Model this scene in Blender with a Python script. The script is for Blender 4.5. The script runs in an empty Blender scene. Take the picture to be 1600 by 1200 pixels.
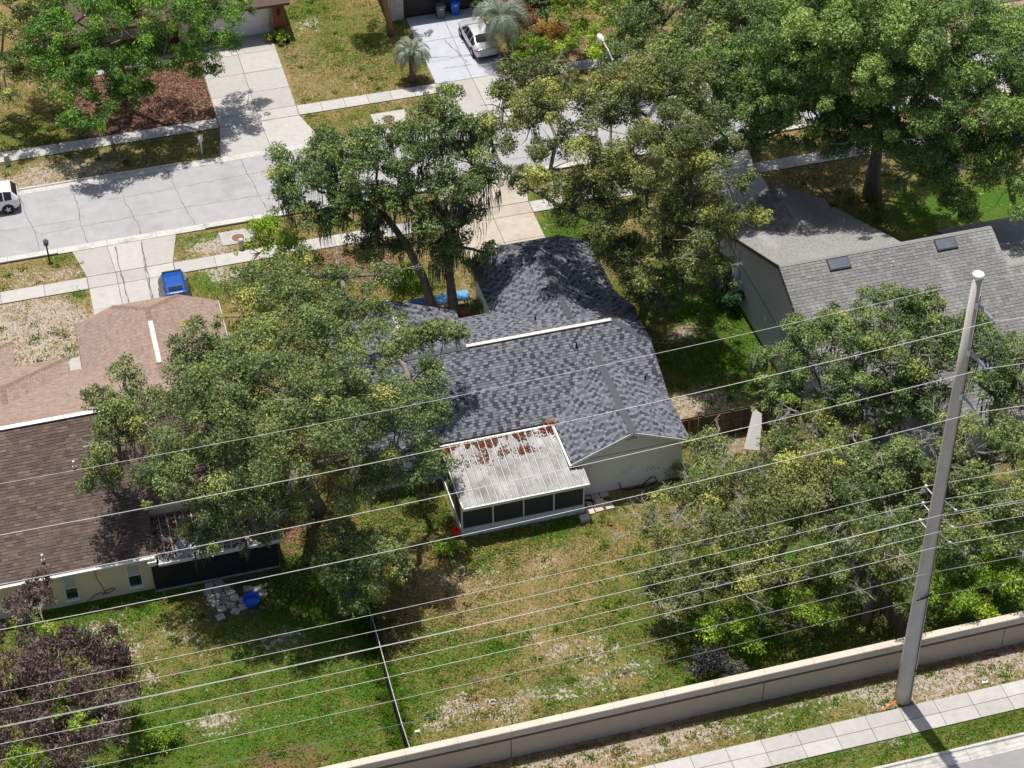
import bpy, math, random
import numpy as np
from mathutils import Vector, Matrix
R = math.radians
rng = np.random.default_rng(7)
random.seed(7)
scene = bpy.context.scene
COL = scene.collection

# ---------------------------------------------------------------- camera, sky, sun, exposure
FPX, PITCH, ROLL, YAW, CAMH = 3170.0, R(41.19), R(-0.806), R(14.86), 76.0
_F = np.array([math.sin(YAW)*math.cos(PITCH), math.cos(YAW)*math.cos(PITCH), -math.sin(PITCH)])
_r0 = np.array([math.cos(YAW), -math.sin(YAW), 0.0]); _u0 = np.cross(_r0, _F)
_r = _r0*math.cos(ROLL)+_u0*math.sin(ROLL); _u = -_r0*math.sin(ROLL)+_u0*math.cos(ROLL)
_C = -_F*(CAMH/math.sin(PITCH))
cam_d = bpy.data.cameras.new('camera'); cam = bpy.data.objects.new('camera', cam_d); COL.objects.link(cam)
cam_d.sensor_width = 36.0; cam_d.lens = FPX/1600.0*36.0; cam_d.clip_start = 1.0; cam_d.clip_end = 6000.0
m = Matrix.Identity(4)
for i in range(3):
    m[i][0] = _r[i]; m[i][1] = _u[i]; m[i][2] = -_F[i]; m[i][3] = _C[i]
cam.matrix_world = m
scene.camera = cam

SUN_EL, SUN_AZ = R(76.0), R(-8.0)          # azimuth from +Y towards +X
world = bpy.data.worlds.new('World'); scene.world = world; world.use_nodes = True
wn = world.node_tree; wn.nodes.clear()
wo = wn.nodes.new('ShaderNodeOutputWorld'); wb = wn.nodes.new('ShaderNodeBackground'); ws = wn.nodes.new('ShaderNodeTexSky')
ws.sky_type = 'NISHITA'; ws.sun_disc = False; ws.sun_elevation = SUN_EL; ws.sun_rotation = SUN_AZ
ws.air_density = 1.0; ws.dust_density = 3.0; ws.ozone_density = 0.6
wb.inputs['Strength'].default_value = 0.09
wn.links.new(ws.outputs[0], wb.inputs[0]); wn.links.new(wb.outputs[0], wo.inputs[0])
sun_d = bpy.data.lights.new('sun', 'SUN'); sun_d.energy = 4.9; sun_d.angle = R(0.53); sun_d.color = (1.0, 0.945, 0.86)
sun = bpy.data.objects.new('sun', sun_d); COL.objects.link(sun)
_sd = Vector((math.sin(SUN_AZ)*math.cos(SUN_EL), math.cos(SUN_AZ)*math.cos(SUN_EL), math.sin(SUN_EL)))
sun.rotation_euler = _sd.to_track_quat('Z', 'Y').to_euler(); sun.location = (0, 0, 60)
vs = scene.view_settings
vs.view_transform = 'Standard'; vs.look = 'None'; vs.gamma = 1.0; vs.exposure = 0.16; vs.use_curve_mapping = False
scene.render.resolution_x = 1024; scene.render.resolution_y = 768
scene.render.engine = 'CYCLES'
scene.cycles.max_bounces = 5; scene.cycles.diffuse_bounces = 3; scene.cycles.glossy_bounces = 2; scene.cycles.transmission_bounces = 3; scene.cycles.transparent_max_bounces = 6

def at(px, py, z=0.0):
    """survey point: where the line of sight through a photo point meets the level z (metres)"""
    d = _F*FPX+_r*(px-800)-_u*(py-600)
    t = (z-_C[2])/d[2]
    p = _C+d*t
    return Vector((p[0], p[1], p[2]))

# ---------------------------------------------------------------- materials
MATS = {}
def nodes_of(name):
    m = bpy.data.materials.new(name); m.use_nodes = True
    nt = m.node_tree; nt.nodes.clear()
    return m, nt
def N(nt, t, **kw):
    n = nt.nodes.new(t)
    for k, v in kw.items():
        if k in n.inputs.keys(): n.inputs[k].default_value = v
        else: setattr(n, k, v)
    return n
def ramp(nt, stops, interp='LINEAR'):
    n = nt.nodes.new('ShaderNodeValToRGB'); cr = n.color_ramp; cr.interpolation = interp
    while len(cr.elements) < len(stops): cr.elements.new(0.5)
    for e, (p, c) in zip(cr.elements, stops):
        e.position = p; e.color = (c[0], c[1], c[2], 1)
    return n
def scl(c, k): return tuple(max(0, min(1, x*k)) for x in c)
def mat(name, base, var=0.18, scale=3.0, rough=0.85, bump=0.0, bscale=30.0, metal=0.0, spec=0.3, objvar=0.0, dirt=None, dscale=0.6, dth=(0.55, 0.75), coat=0.0):
    if name in MATS: return MATS[name]
    m, nt = nodes_of(name); L = nt.links.new
    out = N(nt, 'ShaderNodeOutputMaterial'); b = N(nt, 'ShaderNodeBsdfPrincipled')
    b.inputs['Roughness'].default_value = rough; b.inputs['Metallic'].default_value = metal
    b.inputs['Specular IOR Level'].default_value = spec; b.inputs['Coat Weight'].default_value = coat
    geo = N(nt, 'ShaderNodeNewGeometry')
    n1 = N(nt, 'ShaderNodeTexNoise'); n1.inputs['Scale'].default_value = scale; n1.inputs['Detail'].default_value = 8; n1.inputs['Roughness'].default_value = 0.65
    L(geo.outputs['Position'], n1.inputs['Vector'])
    r = ramp(nt, [(0.25, scl(base, 1-var)), (0.5, base), (0.75, scl(base, 1+var))]); L(n1.outputs['Fac'], r.inputs[0])
    col = r.outputs[0]
    if dirt:
        n2 = N(nt, 'ShaderNodeTexNoise'); n2.inputs['Scale'].default_value = dscale; n2.inputs['Detail'].default_value = 9; n2.inputs['Roughness'].default_value = 0.7
        L(geo.outputs['Position'], n2.inputs['Vector'])
        mr = N(nt, 'ShaderNodeMapRange'); mr.inputs[1].default_value = dth[0]; mr.inputs[2].default_value = dth[1]; L(n2.outputs['Fac'], mr.inputs[0])
        mx = N(nt, 'ShaderNodeMix', data_type='RGBA'); L(mr.outputs[0], mx.inputs[0]); L(col, mx.inputs[6]); mx.inputs[7].default_value = (*dirt, 1); col = mx.outputs[2]
    if objvar:
        oi = N(nt, 'ShaderNodeObjectInfo'); mr2 = N(nt, 'ShaderNodeMapRange'); mr2.inputs[3].default_value = 1-objvar; mr2.inputs[4].default_value = 1+objvar
        L(oi.outputs['Random'], mr2.inputs[0])
        hv = N(nt, 'ShaderNodeHueSaturation'); L(mr2.outputs[0], hv.inputs['Value']); L(col, hv.inputs['Color']); col = hv.outputs[0]
    L(col, b.inputs['Base Color'])
    if bump:
        n3 = N(nt, 'ShaderNodeTexNoise'); n3.inputs['Scale'].default_value = bscale; n3.inputs['Detail'].default_value = 5; L(geo.outputs['Position'], n3.inputs['Vector'])
        bp = N(nt, 'ShaderNodeBump'); bp.inputs['Strength'].default_value = bump; bp.inputs['Distance'].default_value = 0.03; L(n3.outputs['Fac'], bp.inputs['Height']); L(bp.outputs[0], b.inputs['Normal'])
    L(b.outputs[0], out.inputs[0]); MATS[name] = m
    return m
def tone_mat(name, stops, var=0.12, scale=9.0, rough=0.9, streak=None, wear=None, spec=0.15, interp='LINEAR', attr='tone'):
    """colour from the per-piece 'tone' attribute, broken up by world noise"""
    m, nt = nodes_of(name); L = nt.links.new
    out = N(nt, 'ShaderNodeOutputMaterial'); b = N(nt, 'ShaderNodeBsdfPrincipled'); b.inputs['Roughness'].default_value = rough; b.inputs['Specular IOR Level'].default_value = spec
    a = N(nt, 'ShaderNodeAttribute'); a.attribute_name = attr
    r = ramp(nt, stops, interp); L(a.outputs['Fac'], r.inputs[0]); col = r.outputs[0]
    geo = N(nt, 'ShaderNodeNewGeometry'); n1 = N(nt, 'ShaderNodeTexNoise'); n1.inputs['Scale'].default_value = scale; n1.inputs['Detail'].default_value = 6; n1.inputs['Roughness'].default_value = 0.7
    L(geo.outputs['Position'], n1.inputs['Vector'])
    mr = N(nt, 'ShaderNodeMapRange'); mr.inputs[1].default_value = .3; mr.inputs[2].default_value = .7; mr.inputs[3].default_value = 1-var; mr.inputs[4].default_value = 1+var; L(n1.outputs['Fac'], mr.inputs[0])
    hv = N(nt, 'ShaderNodeHueSaturation'); L(col, hv.inputs['Color']); L(mr.outputs[0], hv.inputs['Value']); col = hv.outputs[0]
    if wear:
        wc, wscale, lo, hi, stretch = wear
        mp = N(nt, 'ShaderNodeMapping'); mp.inputs['Scale'].default_value = stretch; L(geo.outputs['Position'], mp.inputs['Vector'])
        n2 = N(nt, 'ShaderNodeTexNoise'); n2.inputs['Scale'].default_value = wscale; n2.inputs['Detail'].default_value = 6; n2.inputs['Roughness'].default_value = .6; L(mp.outputs[0], n2.inputs['Vector'])
        m2 = N(nt, 'ShaderNodeMapRange'); m2.inputs[1].default_value = lo; m2.inputs[2].default_value = hi; m2.inputs[4].default_value = .75; L(n2.outputs['Fac'], m2.inputs[0])
        mx = N(nt, 'ShaderNodeMix', data_type='RGBA'); L(m2.outputs[0], mx.inputs[0]); L(col, mx.inputs[6]); mx.inputs[7].default_value = (*wc, 1); col = mx.outputs[2]
    L(col, b.inputs['Base Color']); L(b.outputs[0], out.inputs[0]); MATS[name] = m
    return m
def leaf_mat(name, stops, trans=0.14, gloss=0.022, attr='tone'):
    m, nt = nodes_of(name); L = nt.links.new
    out = N(nt, 'ShaderNodeOutputMaterial')
    a = N(nt, 'ShaderNodeAttribute'); a.attribute_name = attr
    r = ramp(nt, stops); L(a.outputs['Fac'], r.inputs[0])
    d = N(nt, 'ShaderNodeBsdfDiffuse'); t = N(nt, 'ShaderNodeBsdfTranslucent'); g = N(nt, 'ShaderNodeBsdfGlossy'); g.inputs['Roughness'].default_value = .48; g.inputs['Color'].default_value = (.9, .95, 1, 1)
    hv = N(nt, 'ShaderNodeHueSaturation'); hv.inputs['Value'].default_value = 1.15; hv.inputs['Saturation'].default_value = 1.1; hv.inputs['Hue'].default_value = .488
    L(r.outputs[0], d.inputs[0]); L(r.outputs[0], hv.inputs['Color']); L(hv.outputs[0], t.inputs[0])
    m1 = N(nt, 'ShaderNodeMixShader'); m1.inputs[0].default_value = trans; L(d.outputs[0], m1.inputs[1]); L(t.outputs[0], m1.inputs[2])
    m2 = N(nt, 'ShaderNodeMixShader'); m2.inputs[0].default_value = gloss; L(m1.outputs[0], m2.inputs[1]); L(g.outputs[0], m2.inputs[2])
    L(m2.outputs[0], out.inputs[0]); MATS[name] = m
    return m
def screen_mat(name, col, alpha):
    m, nt = nodes_of(name); L = nt.links.new
    out = N(nt, 'ShaderNodeOutputMaterial'); d = N(nt, 'ShaderNodeBsdfPrincipled'); d.inputs['Base Color'].default_value = (*col, 1); d.inputs['Roughness'].default_value = .6
    t = N(nt, 'ShaderNodeBsdfTransparent'); x = N(nt, 'ShaderNodeMixShader'); x.inputs[0].default_value = alpha
    L(t.outputs[0], x.inputs[1]); L(d.outputs[0], x.inputs[2]); L(x.outputs[0], out.inputs[0]); MATS[name] = m
    return m

M_conc = mat('concrete', (.385, .375, .36), .10, 2.5, .9, .25, 40, objvar=.10, dirt=(.30, .28, .25), dscale=.9, dth=(.54, .82))
M_conc_warm = mat('concrete_warm', (.40, .36, .31), .12, 2.0, .9, .25, 40, objvar=.08, dirt=(.30, .23, .16), dscale=.7, dth=(.5, .75))
M_conc_blue = mat('concrete_painted', (.39, .41, .46), .10, 1.6, .85, .2, 40, objvar=.05, dirt=(.33, .34, .36), dscale=.8, dth=(.52, .72))
M_joint = mat('joint_dirt', (.10, .085, .06), .4, 6)
M_kerb = mat('kerb_concrete', (.46, .45, .43), .16, 3, .9, .3, 30, dirt=(.22, .21, .19), dscale=1.2, dth=(.5, .75))
M_street = mat('street_asphalt', (.325, .325, .335), .13, 1.2, .92, .35, 60, dirt=(.235, .235, .24), dscale=.35, dth=(.5, .8))
M_road2 = mat('road_asphalt', (.25, .25, .255), .10, 3, .92, .3, 60, dirt=(.19, .19, .19), dscale=.5, dth=(.5, .8))
M_crack = mat('crack_tar', (.13, .125, .12), .3, 8)
M_white = mat('white_paint', (.74, .73, .70), .07, 2, .6, dirt=(.50, .47, .42), dscale=1.3, dth=(.60, .85))
M_white_metal = mat('white_metal', (.76, .76, .75), .05, 3, .45, spec=.5)
M_stucco = mat('stucco_greige', (.84, .815, .785), .05, 1.2, .9, .25, 50, dirt=(.44, .41, .37), dscale=.5, dth=(.58, .9))
M_cream = mat('stucco_cream', (.72, .61, .43), .07, 1.5, .9, .25, 50, dirt=(.42, .34, .23), dscale=.6, dth=(.58, .85))
M_grey_wall = mat('siding_grey', (.50, .50, .485), .06, 1.0, .85, .1, 30, dirt=(.36, .36, .34), dscale=.5, dth=(.55, .9))
M_dark = mat('dark_void', (.02, .02, .022), .2, 4, .8)
M_dark_trim = mat('dark_trim', (.045, .042, .04), .2, 4, .7)
M_brick = mat('brick_red', (.26, .085, .055), .25, 14, .85, .2, 20, objvar=.15)
M_mortar = mat('mortar', (.40, .33, .28), .15, 12)
M_brick_white = mat('brick_white', (.62, .59, .55), .15, 9, .85, .2, 20, objvar=.12)
M_wood = mat('weathered_wood', (.15, .115, .08), .3, 6, .9, .3, 25, objvar=.25)
M_wood_new = mat('cedar_post', (.36, .17, .075), .2, 7, .85)
M_bark = mat('oak_bark', (.165, .145, .12), .35, 7, .95, .8, 14, dirt=(.26, .25, .22), dscale=2.2, dth=(.45, .7))
M_bark_palm = mat('palm_bark', (.15, .12, .085), .4, 9, .95, .8, 16)
M_bark_orange = mat('flaky_bark', (.33, .19, .11), .35, 8, .9, .6, 18)
M_ridge = mat('ridge_vent_metal', (.56, .53, .49), .1, 4, .5)
M_twig = mat('bleached_twig', (.38, .36, .32), .2, 6, .9)
M_glass = mat('window_glass', (.03, .04, .045), .3, 1.0, .08, spec=.8)
M_glass_blind = mat('window_blind', (.42, .44, .43), .1, 3, .4, spec=.6)
M_alu = mat('aluminium', (.62, .62, .61), .08, 3, .4, metal=.35, spec=.5)
M_wire = mat('conductor', (.62, .61, .59), .06, 3, .45, metal=.1, spec=.5)
M_wire_dark = mat('cable_sheath', (.16, .16, .17), .1, 3, .6)
M_pole = mat('spun_concrete', (.56, .53, .495), .09, 1.4, .9, .2, 40, dirt=(.42, .395, .36), dscale=.5, dth=(.5, .8))
M_insul = mat('insulator_polymer', (.26, .32, .38), .1, 5, .35, spec=.6)
M_steel = mat('galvanised', (.55, .57, .58), .1, 8, .4, metal=.5)
M_wall = mat('wall_stucco', (.50, .415, .33), .06, .9, .92, .25, 50, dirt=(.40, .34, .28), dscale=.45, dth=(.5, .85))
M_wallcap = mat('wall_cap', (.52, .465, .395), .10, 2.2, .9, .3, 40, dirt=(.34, .32, .28), dscale=1.1, dth=(.52, .75))
M_black = mat('black_plastic', (.018, .018, .02), .2, 5, .5)
M_rubber = mat('tyre_rubber', (.02, .02, .02), .2, 8, .85)
M_red = mat('red_plastic', (.75, .045, .02), .08, 3, .4, spec=.5)
M_blue = mat('blue_plastic', (.015, .12, .62), .08, 3, .35, spec=.5)
M_bluepanel = mat('blue_panel', (.10, .27, .50), .1, 2, .6)
M_skyl = mat('skylight_glass', (.10, .12, .15), .2, 2, .15, spec=.6)
M_bin_grey = mat('bin_grey', (.11, .115, .12), .1, 4, .5)
M_bin_blue = mat('bin_blue', (.012, .09, .50), .1, 4, .45)
M_terracotta = mat('terracotta', (.36, .13, .06), .2, 5, .8)
M_orange = mat('orange_paint', (.75, .20, .03), .1, 5, .6)
M_rust = mat('rusted_iron', (.20, .105, .075), .3, 10, .8, .3, 40)
M_car_silver = mat('car_silver', (.55, .56, .58), .03, 2, .28, metal=.35, spec=.6, coat=.5)
M_car_white = mat('car_white', (.78, .78, .78), .02, 2, .3, spec=.6, coat=.5)
M_car_blue = mat('car_blue', (.012, .085, .40), .05, 2, .22, metal=.25, spec=.7, coat=.6)
M_car_glass = mat('car_glass', (.012, .014, .017), .2, 3, .06, spec=.9)
M_taillight = mat('tail_light', (.55, .02, .03), .1, 3, .2, spec=.7)
M_headlight = mat('head_light', (.65, .66, .66), .05, 3, .15, spec=.8)
M_paver = mat('paver_stone', (.40, .39, .37), .15, 5, .9, .3, 30, objvar=.18)
M_paver_pink = mat('paver_pink', (.50, .41, .35), .15, 5, .9, .3, 30, objvar=.15)
M_tile = mat('porch_floor', (.14, .145, .15), .15, 3, .7)
M_litter = tone_mat('leaf_litter', [(0, (.045, .018, .011)), (.5, (.13, .050, .026)), (1, (.24, .115, .065))], .2, 12)
M_pan = mat('pan_roof_metal', (.315, .317, .33), .25, 1.3, .6, spec=.3, objvar=.10, dirt=(.105, .10, .097), dscale=.7, dth=(.45, .72))
M_seam = mat('pan_seam', (.50, .49, .47), .15, 5, .5, dirt=(.25, .15, .11), dscale=1.5, dth=(.5, .7))
M_mulch = mat('mulch_bed', (.16, .085, .06), .55, 14, .95, .8, 25)
M_screen = screen_mat('insect_screen', (.045, .05, .055), .80)
M_screen2 = screen_mat('insect_screen_dark', (.02, .021, .025), .85)
M_fabric = mat('fence_fabric', (.02, .018, .017), .3, 5, .9)

M_sh_c = tone_mat('shingle_slate', [(0, (.036, .041, .056)), (.30, (.062, .069, .088)), (.58, (.118, .127, .152)), (1, (.182, .192, .222))], .10, 22, .92)
M_sh_l = tone_mat('shingle_brown', [(0, (.066, .049, .042)), (.3, (.104, .078, .068)), (.6, (.165, .122, .104)), (1, (.29, .215, .182))], .12, 16, .92, wear=((.20, .15, .128), .30, .52, .9, (1.6, .35, 1)))
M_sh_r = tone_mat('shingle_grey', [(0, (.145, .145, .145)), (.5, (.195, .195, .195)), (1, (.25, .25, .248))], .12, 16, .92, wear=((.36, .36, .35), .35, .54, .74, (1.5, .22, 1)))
M_cap_c = mat('ridge_cap_slate', (.078, .082, .095), .15, 8, .92)
M_cap_l = mat('ridge_cap_brown', (.20, .14, .11), .15, 8, .92)
M_cap_r = mat('ridge_cap_grey', (.23, .23, .225), .15, 8, .92)
M_deck = mat('roof_underlay', (.075, .075, .08), .2, 8)
M_deck_l = mat('roof_underlay_brown', (.10, .068, .055), .2, 8)
M_deck_r = mat('roof_underlay_grey', (.11, .11, .11), .2, 8)

LF_deep = leaf_mat('oak_leaf_deep', [(0, (0.049, 0.105, 0.021)), (.4, (0.104, 0.213, 0.036)), (.75, (0.204, 0.375, 0.047)), (1, (0.523, 0.628, 0.072))])
LF_olive = leaf_mat('oak_leaf_olive', [(0, (0.067, 0.100, 0.036)), (.4, (0.144, 0.199, 0.069)), (.75, (0.282, 0.340, 0.102)), (1, (0.594, 0.529, 0.131))])
LF_grey = leaf_mat('oak_leaf_grey_green', [(0, (0.063, 0.106, 0.036)), (.4, (0.139, 0.202, 0.066)), (.75, (0.266, 0.342, 0.096)), (1, (0.508, 0.507, 0.131))])
LF_green = leaf_mat('oak_leaf_green', [(0, (0.064, 0.118, 0.035)), (.4, (0.151, 0.251, 0.067)), (.75, (0.298, 0.426, 0.104)), (1, (0.550, 0.641, 0.157))])
LF_gold = leaf_mat('oak_leaf_gold', [(0, (0.063, 0.089, 0.032)), (.4, (0.144, 0.182, 0.060)), (.72, (0.288, 0.308, 0.090)), (1, (0.485, 0.518, 0.116))])
LF_lime = leaf_mat('shrub_leaf_lime', [(0, (0.065, 0.124, 0.015)), (.4, (0.186, 0.311, 0.029)), (.75, (0.372, 0.520, 0.042)), (1, (0.550, 0.550, 0.072))])
LF_brown = leaf_mat('drooping_leaf_brown', [(0, (.045, .028, .027)), (.4, (.115, .075, .070)), (.75, (.21, .150, .138)), (1, (.36, .28, .25))], .2)
LF_darkg = leaf_mat('hedge_leaf_dark', [(0, (0.019, 0.050, 0.022)), (.5, (0.046, 0.116, 0.043)), (1, (0.124, 0.232, 0.062))])
LF_red = leaf_mat('bract_red', [(0, (.06, .05, .02)), (.4, (.24, .075, .05)), (.7, (.38, .13, .10)), (1, (.5, .25, .19))], .25)
LF_orange = leaf_mat('croton_leaf_orange', [(0, (.10, .06, .02)), (.5, (.42, .24, .05)), (1, (.62, .45, .10))], .3)
LF_palm = leaf_mat('palm_leaf', [(0, (.10, .135, .09)), (.5, (.22, .27, .19)), (1, (.42, .46, .34))], .25, .06)
LF_palmdead = leaf_mat('palm_leaf_dry', [(0, (.20, .16, .10)), (.5, (.34, .29, .20)), (1, (.46, .40, .29))], .25)
LF_moss = leaf_mat('spanish_moss', [(0, (.075, .072, .055)), (.5, (.135, .13, .10)), (1, (.225, .215, .165))], .25, 0.0)
LF_grass = leaf_mat('grass_blade', [(0, (.06, .17, .012)), (.3, (.125, .19, .026)), (.55, (.21, .19, .07)), (.8, (.34, .27, .13)), (1, (.50, .41, .26))], .3, 0.0)

# ---------------------------------------------------------------- mesh helpers
ORG = {}
def reg(o, parent, kind=None):
    COL.objects.link(o)
    if parent is not None: o.parent = parent; ORG[o.name] = ORG[parent.name]
    else: ORG[o.name] = Vector((0, 0, 0))
    return o
def org(parent): return ORG[parent.name] if parent is not None else Vector((0, 0, 0))
def thing(name, label, cat, loc, group=None):
    o = bpy.data.objects.new(name, None); COL.objects.link(o); o.empty_display_size = .3
    o.location = loc; ORG[o.name] = Vector(loc); o['label'] = label; o['category'] = cat
    if group: o['group'] = group
    return o
def tag(o, label, cat, group=None):
    o['label'] = label; o['category'] = cat
    if group: o['group'] = group
    return o
def subgroup(name, parent):
    o = bpy.data.objects.new(name, None); COL.objects.link(o); o.parent = parent; ORG[o.name] = ORG[parent.name]; o.empty_display_size = .2
    return o
class MB:
    def __init__(s): s.v = []; s.f = []; s.t = []
    def add(s, vs, fs):
        k = len(s.v); s.v += [tuple(p) for p in vs]; s.f += [tuple(i+k for i in f) for f in fs]; return s
    def box(s, x0, x1, y0, y1, z0, z1):
        return s.add([(x0, y0, z0), (x1, y0, z0), (x1, y1, z0), (x0, y1, z0), (x0, y0, z1), (x1, y0, z1), (x1, y1, z1), (x0, y1, z1)],
                     [(3, 2, 1, 0), (4, 5, 6, 7), (0, 1, 5, 4), (1, 2, 6, 5), (2, 3, 7, 6), (3, 0, 4, 7)])
    def bar(s, a, b, w, h, up=(0, 0, 1)):
        a = Vector(a); b = Vector(b); d = (b-a).normalized(); u = Vector(up)
        if abs(d.dot(u)) > .98: u = Vector((1, 0, 0))
        x = d.cross(u).normalized(); y = x.cross(d).normalized(); vs = []
        for p in (a, b):
            for sx, sy in ((-1, -1), (1, -1), (1, 1), (-1, 1)): vs.append(p+x*(sx*w/2)+y*(sy*h/2))
        return s.add(vs, [(3, 2, 1, 0), (4, 5, 6, 7), (0, 1, 5, 4), (1, 2, 6, 5), (2, 3, 7, 6), (3, 0, 4, 7)])
    def tube(s, pts, rad, n=8, cap=True):
        pts = [Vector(p) for p in pts]; k0 = len(s.v)
        if not hasattr(rad, '__len__'): rad = [rad]*len(pts)
        ref = None
        for i, p in enumerate(pts):
            d = (pts[min(i+1, len(pts)-1)]-pts[max(i-1, 0)])
            d = d.normalized() if d.length > 1e-9 else Vector((0, 0, 1))
            if ref is None:
                ref = Vector((1, 0, 0)) if abs(d.x) < .9 else Vector((0, 1, 0))
            x = (ref-d*ref.dot(d)).normalized(); y = d.cross(x); ref = x
            for j in range(n):
                a = 2*math.pi*j/n; s.v.append(tuple(p+(x*math.cos(a)+y*math.sin(a))*rad[i]))
        for i in range(len(pts)-1):
            for j in range(n):
                a = k0+i*n+j; b = k0+i*n+(j+1) % n; s.f.append((a, b, b+n, a+n))
        if cap:
            s.f.append(tuple(k0+j for j in range(n-1, -1, -1))); e = k0+(len(pts)-1)*n; s.f.append(tuple(e+j for j in range(n)))
        return s
    def lathe(s, c, prof, n=16, cap=True):
        k0 = len(s.v)
        for r, z in prof:
            for j in range(n):
                a = 2*math.pi*j/n; s.v.append((c[0]+r*math.cos(a), c[1]+r*math.sin(a), c[2]+z))
        for i in range(len(prof)-1):
            for j in range(n):
                a = k0+i*n+j; b = k0+i*n+(j+1) % n; s.f.append((a, b, b+n, a+n))
        if cap:
            s.f.append(tuple(k0+j for j in range(n-1, -1, -1))); e = k0+(len(prof)-1)*n; s.f.append(tuple(e+j for j in range(n)))
        return s
    def prism(s, poly, z0, z1):
        n = len(poly); vs = [(x, y, z0) for x, y in poly]+[(x, y, z1) for x, y in poly]
        return s.add(vs, [tuple(range(n-1, -1, -1)), tuple(range(n, 2*n))]+[(i, (i+1) % n, n+(i+1) % n, n+i) for i in range(n)])
    def slab(s, pts, dz):
        n = len(pts); vs = [tuple(p) for p in pts]+[(p[0], p[1], p[2]-dz) for p in pts]
        return s.add(vs, [tuple(range(n)), tuple(range(2*n-1, n-1, -1))]+[(i, n+i, n+(i+1) % n, (i+1) % n) for i in range(n)])
    def build(s, name, m, parent=None, smooth=False, kind=None, tones=None, at_origin=False):
        me = bpy.data.meshes.new(name); o0 = org(parent)
        c = None
        me.from_pydata([(v[0]-o0.x, v[1]-o0.y, v[2]-o0.z) for v in s.v], [], s.f)
        me.materials.append(m)
        if smooth:
            me.polygons.foreach_set('use_smooth', [True]*len(me.polygons))
        if tones is not None:
            a = me.attributes.new('tone', 'FLOAT', 'FACE'); a.data.foreach_set('value', np.asarray(tones, dtype=np.float32))
        me.update()
        o = bpy.data.objects.new(name, me); reg(o, parent)
        if kind: o['kind'] = kind
        return o
def fast_mesh(name, V, k, m, parent=None, tone=None, kind=None):
    """V: (n*k,3) array of n polygons with k corners each, unshared"""
    o0 = org(parent); V = np.asarray(V, dtype=np.float32)-np.array([o0.x, o0.y, o0.z], dtype=np.float32)
    nv = len(V); n = nv//k
    me = bpy.data.meshes.new(name); me.vertices.add(nv); me.vertices.foreach_set('co', V.ravel())
    me.loops.add(nv); me.loops.foreach_set('vertex_index', np.arange(nv, dtype=np.int32))
    me.polygons.add(n); me.polygons.foreach_set('loop_start', np.arange(0, nv, k, dtype=np.int32))
    if tone is not None:
        a = me.attributes.new('tone', 'FLOAT', 'FACE'); a.data.foreach_set('value', np.clip(tone, 0, 1).astype(np.float32))
    me.update(calc_edges=True); me.materials.append(m)
    o = bpy.data.objects.new(name, me); reg(o, parent)
    if kind: o['kind'] = kind
    return o
def structure(o): o['kind'] = 'structure'; return o
def copy_piece(src, parent, loc, name=None):
    o = src.copy(); COL.objects.link(o); o.parent = parent; o.location = loc; ORG[o.name] = org(parent)
    return o

def vnoise(x, y, s, seed=0):
    x = np.asarray(x)/s; y = np.asarray(y)/s
    xi = np.floor(x).astype(np.int64); yi = np.floor(y).astype(np.int64); fx = x-xi; fy = y-yi
    fx = fx*fx*(3-2*fx); fy = fy*fy*(3-2*fy)
    def h(a, b):
        n = (a*374761393+b*668265263+seed*982451653) & 0x7fffffff
        n = ((n ^ (n >> 13))*1274126177) & 0x7fffffff
        return ((n ^ (n >> 16)) & 0xffff)/65535.0
    return (h(xi, yi)*(1-fx)+h(xi+1, yi)*fx)*(1-fy)+(h(xi, yi+1)*(1-fx)+h(xi+1, yi+1)*fx)*fy
def fbm(x, y, s, seed=0):
    return .5*vnoise(x, y, s, seed)+.3*vnoise(x, y, s*.45, seed+1)+.2*vnoise(x, y, s*.2, seed+2)

# ---------------------------------------------------------------- paved layout (world metres)
PAVED = []   # (x0,x1,y0,y1) rectangles that carry no grass
ST0, ST1 = 19.75, 26.65
PAVED += [(-80, 80, ST0-.5, ST1+.5), (-80, 80, 15.4, 16.65), (-80, 80, 30.35, 31.6), (-80, 80, -29.55, -27.9), (-80, 80, -60, -30.9),
          (-22.25, -16.9, 8, 19.5), (.45, 6.1, 8, 19.5), (-12.0, -6.2, 26.8, 41.4), (3.2, 8.5, 26.8, 40.6), (17.6, 20.9, 8, 19.5), (-80, 80, -25.75, -25.3)]
HOUSES = [(-10, 7, -6.6, 3.8), (.6, 7, -10, -6), (-.2, 7, 3, 8), (-5.8, 1, -11, -6), (-36, -15.2, -10.3, 8.6), (-21.6, -15.4, -10.9, -7), (14.8, 45, -12.7, 7.2)]

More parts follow.
